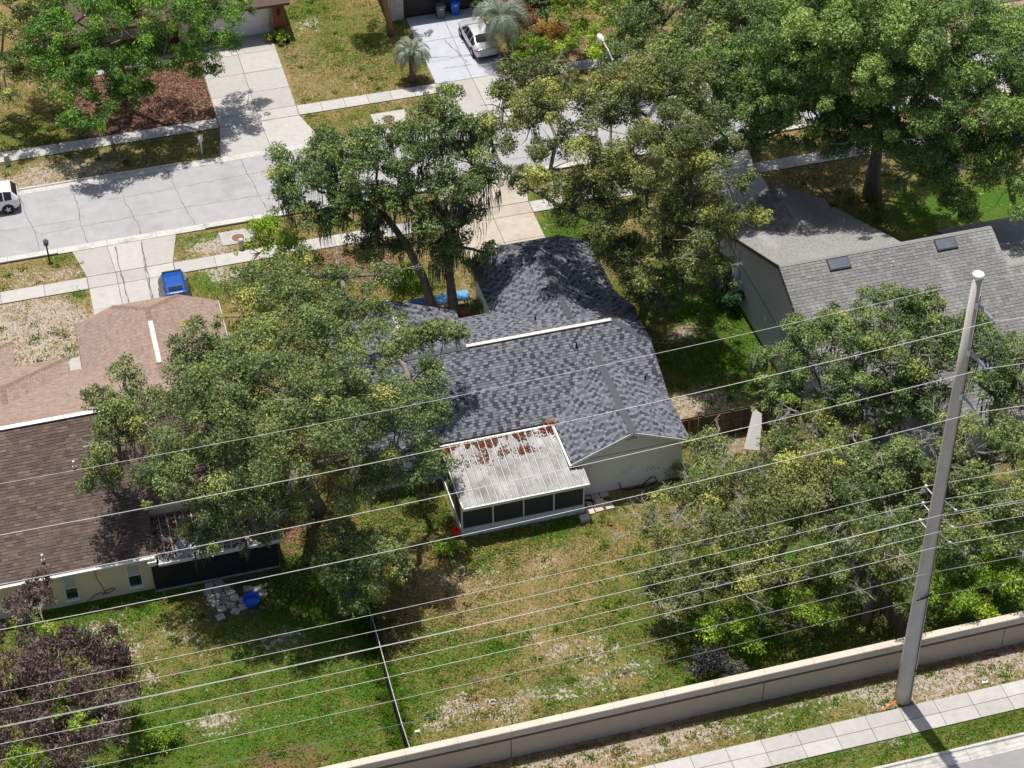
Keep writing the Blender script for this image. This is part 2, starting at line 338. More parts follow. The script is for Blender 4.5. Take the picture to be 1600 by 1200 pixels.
# ---------------------------------------------------------------- ground sheet
ZG = [(300, 1100, 3.0, 1.8, .7), (430, 1130, 3.2, 1.8, .85), (200, 1180, 3, 1.6, .8),  # photo point, radius (m), stretch along the street, greenness
    (60, 955, 1.6, 3, .9), (170, 935, 1.3, 3.5, .95), (130, 985, 1.6, 2, .85), (200, 950, 1.2, 2, .9), (480, 930, 2.6, 1.2, 1.0), (520, 1000, 2.2, 1, .95), (470, 880, 2, 1, .9),
    (560, 1090, 2.6, 1.6, .85), (420, 1080, 2.4, 1.6, .75), (330, 1150, 2.6, 1.8, .8), (470, 1160, 2.6, 1.6, .85), (380, 1010, 1.4, 1.3, .9), (255, 1155, 1.0, 1, 1.0), (300, 1010, 1.6, 1.6, .6),
    (640, 800, 3, 1, .75), (640, 770, 2, 1, .8), (860, 825, 1.2, 2.2, .85), (740, 875, 1.0, 1.2, .8), (1070, 905, 2.4, 1.2, .8), (1120, 1010, 3, 1.6, .95), (1220, 1010, 2.6, 1.5, .95), (1030, 1000, 2, 1, .7),
    (1090, 480, 3, 1, 1.0), (1140, 540, 3, 1, 1.0), (1090, 500, 2.6, 1, 1.0), (1120, 560, 2.8, 1, 1.0), (1150, 600, 1.6, 1, 1.0), (1060, 440, 2, 1, 1.0), (1080, 740, 1.2, .8, 1.0), (1000, 950, 1.8, 1.5, .7), (1520, 900, 4, 1.4, 1.0), (1480, 840, 3, 1.4, .95),
    (1240, 880, 3, 1.4, .95), (1450, 330, 2.6, 1.3, 1.0), (1560, 320, 3, 1, 1.0), (880, 350, 2, 1.2, .9), (900, 380, 2, 1, 1.0), (480, 20, 2, 1, .85), (560, 60, 3, 1.2, .7), (60, 200, 2.6, 1.5, .6), (30, 230, 2, 1.2, .65), (200, 240, 4, 2, .5),
    (320, 375, 1.0, 2, .8), (330, 440, 1.4, 1, .9), (100, 405, 1.2, 1, .7), (120, 460, .8, .6, .85), (60, 500, 1.4, 1, .6), (90, 540, 1.6, 1, .6), (40, 575, 1.4, 1, .6), (700, 1020, 1.2, 1.3, .85), (780, 1015, .8, 1.4, .9), (640, 1000, 1.2, 1.2, .75), (870, 1080, 1.2, 1.4, .8),
    (1360, 1075, 1.0, 1.6, .9), (1190, 1110, 1.4, 2.2, .8), (1230, 1090, 1, 2, .85), (1480, 1045, .9, 1.4, .9), (1540, 1030, .8, 1.2, .9), (1450, 1150, 1.4, 3, .75), (1300, 1180, 1.4, 3, .75), (1560, 1120, 1.4, 3, .75), (620, 110, 1.4, 1.3, .6), (550, 190, 1.6, 2, .55), (840, 300, 1.2, .8, .8), (650, 440, 1.2, 1.0, 1.0)]
ZD = [  # bare sand / soil
    (230, 1055, .6, 1, .9), (175, 985, .8, 1.4, .8), (150, 1000, .9, 1.5, .8), (195, 1020, .7, 1.3, .8), (270, 985, 1.2, 1.5, .45), (340, 1125, .7, 1.8, .85), (430, 1000, .9, 1.6, .7), (300, 990, .9, 1.2, .5), (90, 1010, 1, 1.6, .5),
    (730, 1100, .8, 1.5, .8), (790, 1110, .7, 1.5, .8), (690, 1125, .8, 1.4, .75), (830, 1085, .6, 1.6, .75), (880, 1085, .5, 1.5, .7), (940, 1020, .7, 1.3, .75), (860, 1020, .7, 1.2, .75), (830, 1000, .6, 1.5, .6), (910, 1010, .8, 1.3, .6),
    (850, 875, .8, 1.3, .65), (700, 905, .9, 1.4, .7), (750, 910, .8, 1.4, .6), (980, 1050, 1, 1.6, .6), (920, 1060, .8, 1.4, .6), (620, 1000, .8, 1, .55),
    (1100, 625, 1.2, 1.8, .9), (1140, 640, 1.0, 1.3, .9), (1070, 640, 1.2, 1, .8), (1060, 520, 1.4, 1.1, .75), (1190, 560, .9, .6, .7), (1130, 700, 1.3, 1.2, .75),
    (40, 500, 1.6, 1.6, .95), (90, 500, 1.6, 1.4, .95), (30, 540, 1.8, 1.6, .9), (70, 560, 1.8, 1.6, .85), (110, 525, 1.4, 1, .85), (20, 475, 1.5, 1.6, .85), (100, 580, 1.2, 1.2, .7),
    (330, 385, 1.0, 1.7, .95), (360, 430, 1.0, 1.2, .9), (345, 415, .9, 1.2, .8), (90, 275, 1.8, 2.0, .85), (60, 285, 1.4, 2, .8), (130, 265, 1.2, 2, .7), (40, 430, 1.0, 1.6, .6), (100, 425, .8, 1.3, .8),
    (1560, 1020, 1.4, 3, .9), (1480, 1060, 1.2, 2.6, .9), (1390, 1075, 1.2, 2.0, .9), (1330, 1060, .9, 2.0, .85), (1250, 1085, .9, 2.4, .6), (1120, 1135, 1.0, 3, .75), (1050, 1130, 1, 3, .8), (960, 1165, 1.1, 3, .85), (880, 1185, 1.1, 3, .85), (1180, 1130, .8, 2, .5),
    (860, 300, .9, .9, .9), (880, 290, .8, 1, .8), (480, 40, 1.4, .8, .6), (470, 90, 1.0, .6, .55), (1240, 1180, .8, 2, .5), (1380, 1160, .7, 2, .5), (640, 175, .9, 2, .5), (1560, 50, 3, 1.2, .9), (1590, 30, 3, 1, .9)]
ZL = [  # leaf litter
    (440, 830, 2.2, 1, .8), (470, 810, 1.8, 1, .9), (640, 890, 1.2, 1.2, .5), (690, 880, 1.0, 1.0, .5), (610, 970, 1.4, 1, .8), (560, 400, 2.2, 1.6, .85), (520, 405, 2, 1.6, .8), (610, 410, 1.6, 1.4, .7), (1260, 960, 2.4, 1.3, .6), (1330, 300, 3, 1.4, .45), (1250, 290, 2.6, 1.4, .4),
    (1040, 510, 1.4, 1, .6), (460, 1185, 1.2, 1.5, .8), (430, 1195, 1, 2, .8), (860, 80, 2.5, 2, .7), (120, 130, 3, 1.6, .6), (600, 1040, 1.0, 1, .5), (590, 1000, 1.0, 1, .6)]
def zone(x, y, lst, base):
    num = np.full(x.shape, base, dtype=np.float64); 
    for px, py, r, s, v in lst:
        c = at(px, py); d2 = ((x-c.x)/(r*s))**2+((y-c.y)/r)**2
        w = np.exp(-d2*.9)
        num = num*(1-w)+v*w
    return num
def wall_strip(x, y):
    return np.exp(-((y+25.9)/.45)**2)
xs = np.concatenate([[-3000, -1200, -500, -220, -120, -75], np.arange(-48, 48.1, .4), [75, 120, 220, 500, 1200, 3000]])
ys = np.concatenate([[-3000, -1200, -500, -220, -120, -70], np.arange(-42, 62.1, .4), [80, 120, 220, 500, 1200, 3000]])
GX, GY = np.meshgrid(xs, ys); gx = GX.ravel(); gy = GY.ravel(); nx = len(xs); ny = len(ys)
gz = (fbm(gx, gy, 3.0, 5)-.5)*.05; gz = np.where((np.abs(gx) < 48.2) & (np.abs(gy-10) < 53), gz, 0)-.03
for x0, x1, y0, y1 in PAVED:
    inside = (gx > x0-.6) & (gx < x1+.6) & (gy > y0-.6) & (gy < y1+.6); gz = np.where(inside, -.035, gz)
gv = np.stack([gx, gy, gz], 1)
idx = np.arange(nx*ny).reshape(ny, nx)
quads = np.stack([idx[:-1, :-1], idx[:-1, 1:], idx[1:, 1:], idx[1:, :-1]], -1).reshape(-1, 4)
me = bpy.data.meshes.new('ground'); me.from_pydata(gv.tolist(), [], quads.tolist())
ag = me.attributes.new('green', 'FLOAT', 'POINT'); ad = me.attributes.new('sand', 'FLOAT', 'POINT'); al = me.attributes.new('litter', 'FLOAT', 'POINT')
ag.data.foreach_set('value', zone(gx, gy, ZG, .38).astype(np.float32))
ad.data.foreach_set('value', np.maximum(zone(gx, gy, ZD, .16), .75*wall_strip(gx, gy)).astype(np.float32))
al.data.foreach_set('value', np.maximum(zone(gx, gy, ZL, .02), .8*wall_strip(gx, gy)).astype(np.float32))
gm, nt = nodes_of('ground_turf'); L = nt.links.new
out = N(nt, 'ShaderNodeOutputMaterial'); b = N(nt, 'ShaderNodeBsdfPrincipled'); b.inputs['Roughness'].default_value = .95; b.inputs['Specular IOR Level'].default_value = .1
geo = N(nt, 'ShaderNodeNewGeometry')
def noise(scale, detail=6, rough=.65):
    n = N(nt, 'ShaderNodeTexNoise'); n.inputs['Scale'].default_value = scale; n.inputs['Detail'].default_value = detail; n.inputs['Roughness'].default_value = rough; L(geo.outputs['Position'], n.inputs['Vector']); return n.outputs['Fac']
def math_(op, a, b_=None, c=None):
    n = N(nt, 'ShaderNodeMath', operation=op)
    for i, v in enumerate((a, b_, c)):
        if v is None: continue
        if isinstance(v, (int, float)): n.inputs[i].default_value = v
        else: L(v, n.inputs[i])
    return n.outputs[0]
def attr(nm):
    a = N(nt, 'ShaderNodeAttribute'); a.attribute_name = nm; return a.outputs['Fac']
n_mid = noise(.9, 8, .7); n_m2 = noise(3.2, 6, .7); n_fine = noise(9, 6, .75); n_vf = noise(26, 4, .7)
gfac = math_('ADD', attr('green'), math_('MULTIPLY_ADD', n_mid, 1.5, -.75)); gfac = math_('ADD', gfac, math_('MULTIPLY_ADD', n_m2, 1.3, -.65)); gfac = math_('ADD', gfac, math_('MULTIPLY_ADD', n_fine, .9, -.45))
gr = ramp(nt, [(0, (.36, .27, .175)), (.25, (.28, .205, .10)), (.48, (.20, .168, .055)), (.7, (.105, .145, .026)), (1, (.055, .135, .014))]); L(gfac, gr.inputs[0])
sfac = math_('ADD', math_('MULTIPLY', attr('sand'), .8), math_('MULTIPLY_ADD', n_mid, 1.3, -.65)); sfac = math_('ADD', sfac, math_('MULTIPLY_ADD', n_m2, 2.2, -1.1)); sfac = math_('ADD', sfac, math_('MULTIPLY_ADD', n_fine, 1.2, -.6))
smr = N(nt, 'ShaderNodeMapRange', interpolation_type='SMOOTHSTEP'); smr.inputs[1].default_value = .42; smr.inputs[2].default_value = .66; L(sfac, smr.inputs[0])
sr = ramp(nt, [(.28, (.235, .178, .14)), (.48, (.37, .305, .255)), (.66, (.54, .50, .455))]); L(n_fine, sr.inputs[0])
lfac = math_('ADD', math_('MULTIPLY', attr('litter'), .8), math_('MULTIPLY_ADD', n_mid, 1.0, -.5)); lfac = math_('ADD', lfac, math_('MULTIPLY_ADD', n_m2, 1.8, -.9)); lfac = math_('ADD', lfac, math_('MULTIPLY_ADD', n_fine, 1.2, -.6))
lmr = N(nt, 'ShaderNodeMapRange', interpolation_type='SMOOTHSTEP'); lmr.inputs[1].default_value = .4; lmr.inputs[2].default_value = .62; L(lfac, lmr.inputs[0])
lr = ramp(nt, [(.3, (.085, .050, .032)), (.55, (.20, .115, .07)), (.75, (.33, .21, .14))]); L(n_vf, lr.inputs[0])
mx1 = N(nt, 'ShaderNodeMix', data_type='RGBA'); L(smr.outputs[0], mx1.inputs[0]); L(gr.outputs[0], mx1.inputs[6]); L(sr.outputs[0], mx1.inputs[7])
mx2 = N(nt, 'ShaderNodeMix', data_type='RGBA'); L(lmr.outputs[0], mx2.inputs[0]); L(mx1.outputs[2], mx2.inputs[6]); L(lr.outputs[0], mx2.inputs[7])
vfm = N(nt, 'ShaderNodeMapRange'); vfm.inputs[1].default_value = .3; vfm.inputs[2].default_value = .7; vfm.inputs[3].default_value = .52; vfm.inputs[4].default_value = 1.12; L(n_vf, vfm.inputs[0])
hv = N(nt, 'ShaderNodeHueSaturation'); L(vfm.outputs[0], hv.inputs['Value']); L(mx2.outputs[2], hv.inputs['Color'])
L(hv.outputs[0], b.inputs['Base Color'])
bp = N(nt, 'ShaderNodeBump'); bp.inputs['Strength'].default_value = .7; bp.inputs['Distance'].default_value = .06; L(n_fine, bp.inputs['Height']); L(bp.outputs[0], b.inputs['Normal'])
L(b.outputs[0], out.inputs[0]); me.materials.append(gm)
ground = bpy.data.objects.new('ground', me); COL.objects.link(ground); structure(ground)

# grass: real blades over the lawns, denser where the turf is green
def grass_field(n, x0, x1, y0, y1, hmin=.05, hmax=.13):
    x = rng.uniform(x0, x1, n); y = rng.uniform(y0, y1, n)
    g_ = zone(x, y, ZG, .38); s_ = np.maximum(zone(x, y, ZD, .16), .75*wall_strip(x, y)); l_ = np.maximum(zone(x, y, ZL, .02), .6*wall_strip(x, y))
    nz = fbm(x, y, .9, 11)
    keep = rng.uniform(0, 1, n) < np.clip(1.0-(s_*.8+(nz-.5)*1.8)*1.15-l_*.6, .10, 1)
    for a0, a1, b0, b1 in PAVED+HOUSES: keep &= ~((x > a0-.05) & (x < a1+.05) & (y > b0-.05) & (y < b1+.05))
    # only what the photograph can see
    keep &= (np.abs(x-(y*.23)) < 37)
    x = x[keep]; y = y[keep]; g_ = g_[keep]; nz = nz[keep]; n = len(x)
    t = np.clip(.82-g_*.72-(fbm(x, y, 1.6, 33)-.5)*.9-(fbm(x, y, .5, 31)-.5)*.9+rng.normal(0, .2, n), 0, 1)
    h = rng.uniform(hmin, hmax, n)*(.5+.5*g_); w = rng.uniform(.02, .05, n); a = rng.uniform(0, 6.283, n)
    la = rng.uniform(0, 6.283, n); a = la+1.5708+rng.normal(0, .3, n); ll_ = rng.uniform(.5, 2.2, n)*h; lean = np.stack([np.cos(la)*ll_, np.sin(la)*ll_], 1)
    base = np.stack([x, y, np.full(n, -.04)], 1); dx = np.stack([np.cos(a)*w, np.sin(a)*w, np.zeros(n)], 1)
    tip = base+np.stack([lean[:, 0], lean[:, 1], h+.02], 1)
    V = np.stack([base-dx, base+dx, tip], 1).reshape(-1, 3)
    return V, t
def clumps(n, x0, x1, y0, y1, tone0, r=.22, h=(.08, .2)):
    # weeds and taller tufts standing out of the turf
    X = rng.uniform(x0, x1, n); Y = rng.uniform(y0, y1, n); ok = np.ones(n, bool)
    for a0, a1, b0, b1 in PAVED+HOUSES: ok &= ~((X > a0-.15) & (X < a1+.15) & (Y > b0-.15) & (Y < b1+.15))
    ok &= np.abs(X-(Y*.23)) < 36
    X = X[ok]; Y = Y[ok]; n = len(X); k = 34
    R_ = rng.uniform(.4, 1.3, n)*r; tb = np.clip(rng.normal(tone0, .12, n), 0, 1)
    ii = np.repeat(np.arange(n), k); m_ = len(ii)
    x = X[ii]+rng.normal(0, 1, m_)*R_[ii]; y = Y[ii]+rng.normal(0, 1, m_)*R_[ii]*.8
    la = rng.uniform(0, 6.283, m_); hh = rng.uniform(h[0], h[1], m_); ll_ = hh*rng.uniform(.4, 1.3, m_); w = rng.uniform(.02, .05, m_)
    base = np.stack([x, y, np.full(m_, -.03)], 1); dx = np.stack([-np.sin(la)*w, np.cos(la)*w, np.zeros(m_)], 1)
    tip = base+np.stack([np.cos(la)*ll_, np.sin(la)*ll_, hh], 1)
    return np.stack([base-dx, base+dx, tip], 1).reshape(-1, 3), np.clip(tb[ii]+rng.normal(0, .1, m_), 0, 1)
V1, t1 = grass_field(420000, -33, 27, -31, 12.5)
V2, t2 = grass_field(190000, -33, 30, 12, 46, .06, .15)
V3, t3 = clumps(900, -33, 27, -31, 12, .12); V4, t4 = clumps(700, -33, 27, -31, 12, .62); V5, t5 = clumps(500, -33, 30, 12, 46, .2); V6, t6 = clumps(260, -33, 27, -25.2, -23.8, .1, .2, (.12, .3)); V7, t7 = clumps(200, -12.4, -11.4, -25, -12, .1, .15, (.15, .35))
go = fast_mesh('grass', np.concatenate([V1, V2, V3, V4, V5, V6, V7]), 3, LF_grass, None, np.concatenate([t1, t2, t3, t4, t5, t6, t7]), 'stuff')
tag(go, 'patchy green and straw coloured grass over the lawns and verges', 'grass')

# fallen leaves under the oaks
n = 16000
FX = []; FY = []
for px, py, r_, k in ((640, 880, 3.5, .2), (450, 840, 3, .2), (560, 405, 3, .12), (1250, 960, 4, .14), (1050, 520, 2.5, .08), (1330, 300, 5, .12), (1480, 1030, 2, .02), (1150, 1090, 2, .02), (620, 1000, 1.6, .04)):
    c = at(px, py); k = int(n*k); FX.append(rng.normal(c.x, r_, k)); FY.append(rng.normal(c.y, r_*.7, k))
FX = np.concatenate(FX); FY = np.concatenate(FY); ok = np.ones(len(FX), bool)
for a0, a1, b0, b1 in HOUSES+PAVED: ok &= ~((FX > a0-.1) & (FX < a1+.1) & (FY > b0-.1) & (FY < b1+.1))
FX = FX[ok]; FY = FY[ok]; n = len(FX); a = rng.uniform(0, 6.28, n); l = rng.uniform(.03, .07, n)
cc = np.stack([FX, FY, rng.uniform(.045, .08, n)], 1); ax = np.stack([np.cos(a)*l, np.sin(a)*l, rng.normal(0, .015, n)], 1); bx = np.stack([-np.sin(a)*l*.5, np.cos(a)*l*.5, rng.normal(0, .015, n)], 1)
o = fast_mesh('fallen_leaves', np.stack([cc-ax, cc-bx, cc+ax, cc+bx], 1).reshape(-1, 3), 4, tone_mat('fallen_leaf', [(0, (.08, .04, .02)), (.5, (.22, .12, .06)), (1, (.40, .27, .16))]), None, rng.uniform(0, 1, n), 'stuff')
tag(o, 'brown fallen leaves scattered on the ground beneath the oaks', 'leaves')

# ---------------------------------------------------------------- streets, kerbs, pavements
street = structure(MB().box(-90, 90, ST0, ST1, -.12, .004).build('street', M_street))
road = structure(MB().box(-90, 90, -60, -31.55, -.12, .004).build('road', M_road2))
def jag(p, q, n, amp):
    p = Vector(p); q = Vector(q); d = q-p; nrm = Vector((-d.y, d.x, 0)).normalized(); pts = []; off = 0
    for i in range(n+1):
        off += random.uniform(-amp, amp); off *= .85
        pts.append(p+d*(i/n)+nrm*off)
    return pts
def ribbon(pts, w, z):
    mb = MB(); vs = []
    for i, p in enumerate(pts):
        d = (pts[min(i+1, len(pts)-1)]-pts[max(i-1, 0)]).normalized(); nrm = Vector((-d.y, d.x, 0)); ww = w*random.uniform(.35, 1.2)/2
        vs += [(p.x-nrm.x*ww, p.y-nrm.y*ww, z), (p.x+nrm.x*ww, p.y+nrm.y*ww, z)]
    mb.add(vs, [(2*i, 2*i+1, 2*i+3, 2*i+2)[::-1] for i in range(len(pts)-1)])
    return mb
cx = -26.0
for x in (-25.2, -22.2, -19.0, -15.6, -11.0, -6.5, -1.5, 3.4, 9, 14.5):
    ribbon(jag((x+.5, ST0+.1, 0), (x-.1+random.uniform(-.5, .5), ST1-.2, 0), 30, .07), .045, .008).build('crack', M_crack, street)
for y, xa, xb in ((21.9, -24.5, -5), (24.3, -20, -8.5), (22.9, -31, -22), (23.4, -4, 8), (21.4, 5, 16)):
    ribbon(jag((xa, y, 0), (xb, y+random.uniform(-.4, .4), 0), 60, .06), .03, .009).build('crack', M_crack, street)

def run_slabs(parent, x0, x1, y0, y1, step, m, z0=-.03, z1=.03, gap=.022, skip=(), name='slab', ystep=None):
    """separate paving slabs with open joints along x"""
    n = max(1, round((x1-x0)/step)); dx = (x1-x0)/n
    rows = 1 if not ystep else max(1, round((y1-y0)/ystep)); dy = (y1-y0)/rows
    mb = MB(); b = .008
    hx = dx/2-gap/2; hy = dy/2-gap/2
    vs = [(-hx, -hy, z0), (hx, -hy, z0), (hx, hy, z0), (-hx, hy, z0), (-hx, -hy, z1-b), (hx, -hy, z1-b), (hx, hy, z1-b), (-hx, hy, z1-b), (-hx+b, -hy+b, z1), (hx-b, -hy+b, z1), (hx-b, hy-b, z1), (-hx+b, hy-b, z1)]
    mb.add(vs, [(8, 9, 10, 11)]+[(a+i, a+(i+1) % 4, a+4+(i+1) % 4, a+4+i) for a in (0, 4) for i in range(4)])
    src = None; o0 = org(parent)
    for i in range(n):
        for j in range(rows):
            c = (x0+dx*(i+.5), y0+dy*(j+.5))
            if any(a < c[0] < b_ for a, b_ in skip): continue
            if src is None:
                me_ = bpy.data.meshes.new(name); me_.from_pydata(mb.v, [], mb.f); me_.materials.append(m); src = bpy.data.objects.new(name, me_); reg(src, parent); o = src
            else: o = copy_piece(src, parent, (0, 0, 0))
            o.location = (c[0]-o0.x, c[1]-o0.y, -o0.z+random.uniform(-.004, .004)); o.rotation_euler = (random.uniform(-.002, .002), random.uniform(-.002, .002), 0)
def bed(name, x0, x1, y0, y1, z=0.012):
    return structure(MB().box(x0, x1, y0, y1, -.05, z).build(name, M_joint))
sw = bed('sidewalk', -90, 90, 15.46, 16.6); [run_slabs(sw, a_, b_, 15.45, 16.61, 2.6, M_conc) for a_, b_ in ((-32.6, -22.22), (-16.93, .48), (5.67, 17.68), (20.82, 36))]
sw2 = bed('sidewalk', -90, 90, 30.4, 31.55); [run_slabs(sw2, a_, b_, 30.39, 31.56, 1.75, M_conc) for a_, b_ in ((-33, -11.87), (-6.43, 3.23), (8.42, 38))]
sw3 = bed('sidewalk', -90, 90, -29.52, -27.92); run_slabs(sw3, -22, 31, -29.53, -27.91, 1.74, M_conc, ystep=.8)
# driveways
def drive(name, x0, x1, ys_, cols, m, flare=None):
    d = bed(name, x0+.02, x1-.02, min(ys_)+.02, max(ys_)-.02, .014)
    for a, b_ in zip(ys_[:-1], ys_[1:]):
        run_slabs(d, x0, x1, a, b_, (x1-x0)/cols, m, -.03, .034, .03)
    if flare:
        ya, yb, w0, w1, mm = flare
        for i in range(cols):
            fa = i/cols; fb = (i+1)/cols
            xa0 = x0+(x1-x0)*fa; xb0 = x0+(x1-x0)*fb; xa1 = x0-w0+(x1-x0+w0+w1)*fa; xb1 = x0-w0+(x1-x0+w0+w1)*fb; g_ = .015
            MB().prism([(xa0+g_, ya+g_), (xb0-g_, ya+g_), (xb1-g_, yb-g_), (xa1+g_, yb-g_)] if yb > ya else [(xa1+g_, yb+g_), (xb1-g_, yb+g_), (xb0-g_, ya-g_), (xa0+g_, ya-g_)], -.03, .030).build('apron_slab', mm, d)
    return d
dl = drive('driveway', -22.2, -16.95, [8.9, 11.2, 13.3, 15.44, 16.62], 3, M_conc, (16.64, 19.42, .6, .6, M_conc))
dc = drive('driveway', .5, 5.65, [8.0, 10.4, 12.9, 15.44, 16.62], 2, M_conc_warm, (16.64, 19.42, .5, .6, M_conc_warm))
d1 = drive('driveway', -11.85, -6.45, [30.38, 31.58, 34.0, 36.5, 39.0, 41.3], 2, M_conc, (30.36, 26.98, .5, .9, M_conc))
d2 = drive('driveway', 3.25, 8.4, [31.5, 34.3, 37.0, 40.5], 2, M_conc_blue, (31.48, 26.98, .5, .6, M_conc))
dr = drive('driveway', 17.7, 20.8, [8.0, 10.4, 12.9, 15.44, 16.62], 2, M_conc, (16.64, 19.42, .4, .4, M_conc))
for a, b_ in (((3.5, 34.9, 0), (7.6, 34.2, 0)), ((5.2, 37, 0), (5.9, 33.5, 0)), ((4.2, 33.2, 0), (6.2, 33.4, 0))):
    ribbon(jag(a, b_, 14, .1), .06, .042).build('crack', M_crack, d2)
for xa, ya, xb, yb in ((-20.2, 19.2, -19.9, 11), (-18.6, 19.2, -18.5, 11.5)):
    ribbon(jag((xa, ya, 0), (xb, yb, 0), 22, .07), .09, .041).build('crack', M_crack, dl)
# front walk of the far left house
wk = bed('footpath', -19.0, -11.9, 39.2, 40.3); run_slabs(wk, -19.0, -11.9, 39.18, 40.32, 1.2, M_conc)
# kerbs with gutters
def kerb(y0, y1, face, x0=-45, x1=48, ramp_=()):
    k = structure(MB().box(-90, 90, min(y0, y1), max(y0, y1), -.1, .006).build('kerb', M_joint))
    n = int((x1-x0)/3.05)
    for i in range(n):
        a = x0+i*3.05+.008; b_ = x0+(i+1)*3.05-.008; c = (a+b_)/2
        h = .025 if any(p < c < q for p, q in ramp_) else .11
        if face > 0: prof = [(y0, -.03), (y0, h), (y0+.13, h), (y0+.17, .035), (y1, .012), (y1, -.03)]
        else: prof = [(y0, -.03), (y0, h), (y0-.13, h), (y0-.17, .035), (y1, .012), (y1, -.03)]
        mb = MB(); m_ = len(prof)
        vs = [(a, y, z) for y, z in prof]+[(b_, y, z) for y, z in prof]
        fs = [(j, (j+1) % m_, m_+(j+1) % m_, m_+j) for j in range(m_)]+[tuple(range(m_))[::-1], tuple(range(m_, 2*m_))]
        if face < 0: fs = [f[::-1] for f in fs]
        mb.add(vs, fs).build('kerb_stone', M_kerb, k)
kerb(19.45, 20.05, 1, ramp_=((-23.4, -15.8), (-.6, 6.8), (17, 21.5)))
kerb(27.0, 26.4, -1, ramp_=((-13, -5.4), (2.5, 9.5)))
kerb(-30.95, -31.75, -1, -20, 36)
# drain inlet aprons and manhole covers
for px, py, z, lab in ((372, 372, 0, 'round rusty manhole cover in concrete pad by the near kerb'), (608, 186, 0, 'round rusty manhole cover on the far verge behind mossy oak')):
    c = at(px, py); t = thing('manhole_cover', lab, 'manhole', c, 'storm drain covers')
    MB().prism([(c.x-1.05, c.y-.55), (c.x+1.0, c.y-.55), (c.x+1.25, c.y+.85), (c.x-1.1, c.y+.85)], -.03, .026).build('concrete_pad', M_conc, t)
    MB().lathe((c.x, c.y, 0), [(.48, .0), (.48, .04), (.44, .045), (.42, .04)], 24).build('rim', M_kerb, t)
    MB().lathe((c.x, c.y, 0), [(.40, .0), (.40, .05), (.30, .054), (.28, .05), (.12, .05), (.10, .056)], 24).build('lid', M_rust, t)
# mulch bed
mulch = structure(MB().prism([(-20.6, 31.6), (-11.95, 31.6), (-11.9, 39.1), (-18.6, 39.1), (-21.2, 35)], -.05, .02).build('mulch_bed', M_mulch))
n = 14000
mxx = rng.uniform(-21, -11.9, n); myy = rng.uniform(31.65, 39.1, n)
a = rng.uniform(0, 6.28, n); l = rng.uniform(.05, .13, n); w = rng.uniform(.02, .05, n); zz_ = rng.uniform(.022, .06, n)
ax = np.stack([np.cos(a)*l, np.sin(a)*l, rng.normal(0, .03, n)], 1); bx = np.stack([-np.sin(a)*w, np.cos(a)*w, rng.normal(0, .02, n)], 1); cc = np.stack([mxx, myy, zz_], 1)
o = fast_mesh('bark_chips', np.stack([cc-ax, cc-bx, cc+ax, cc+bx], 1).reshape(-1, 3), 4, tone_mat('bark_chip', [(0, (.07, .03, .02)), (.5, (.17, .085, .06)), (1, (.36, .23, .18))]), None, rng.uniform(0, 1, n), 'stuff')
tag(o, 'reddish brown bark mulch chips covering the bed beside driveway', 'mulch')

# ---------------------------------------------------------------- boundary wall along the road
M_shade_band = mat('wall_shade_band', (.10, .078, .06), .15, 3)  # dark brown strip below the coping, its shadow line painted in
wallt = thing('boundary_wall', 'long taupe stucco boundary wall with pale cap along the roadside path', 'wall', (0, -25.55, 0))
px_ = -32.2
while px_ < 45:
    MB().box(px_+.02, px_+12.55-.02, -25.67, -25.43, -.1, 1.53).build('panel', M_wall, wallt)
    n = 5
    for i in range(n):
        a = px_+12.55*i/n+.006; b_ = px_+12.55*(i+1)/n-.006
        mb = MB(); prof = [(-25.75, 1.54), (-25.75, 1.95), (-25.73, 1.98), (-25.37, 1.98), (-25.35, 1.95), (-25.35, 1.54)]
        m_ = len(prof); mb.add([(a, y, z) for y, z in prof]+[(b_, y, z) for y, z in prof], [(j, (j+1) % m_, m_+(j+1) % m_, m_+j) for j in range(m_)]+[tuple(range(m_))[::-1], tuple(range(m_, 2*m_))])
        mb.build('coping', M_wallcap, wallt)
    MB().box(px_+.025, px_+12.525, -25.685, -25.672, 1.30, 1.525).build('shade_band', M_shade_band, wallt)
    MB().box(px_-.03, px_+.03, -25.64, -25.46, -.1, 1.5).build('joint_filler', M_dark_trim, wallt)
    px_ += 12.55

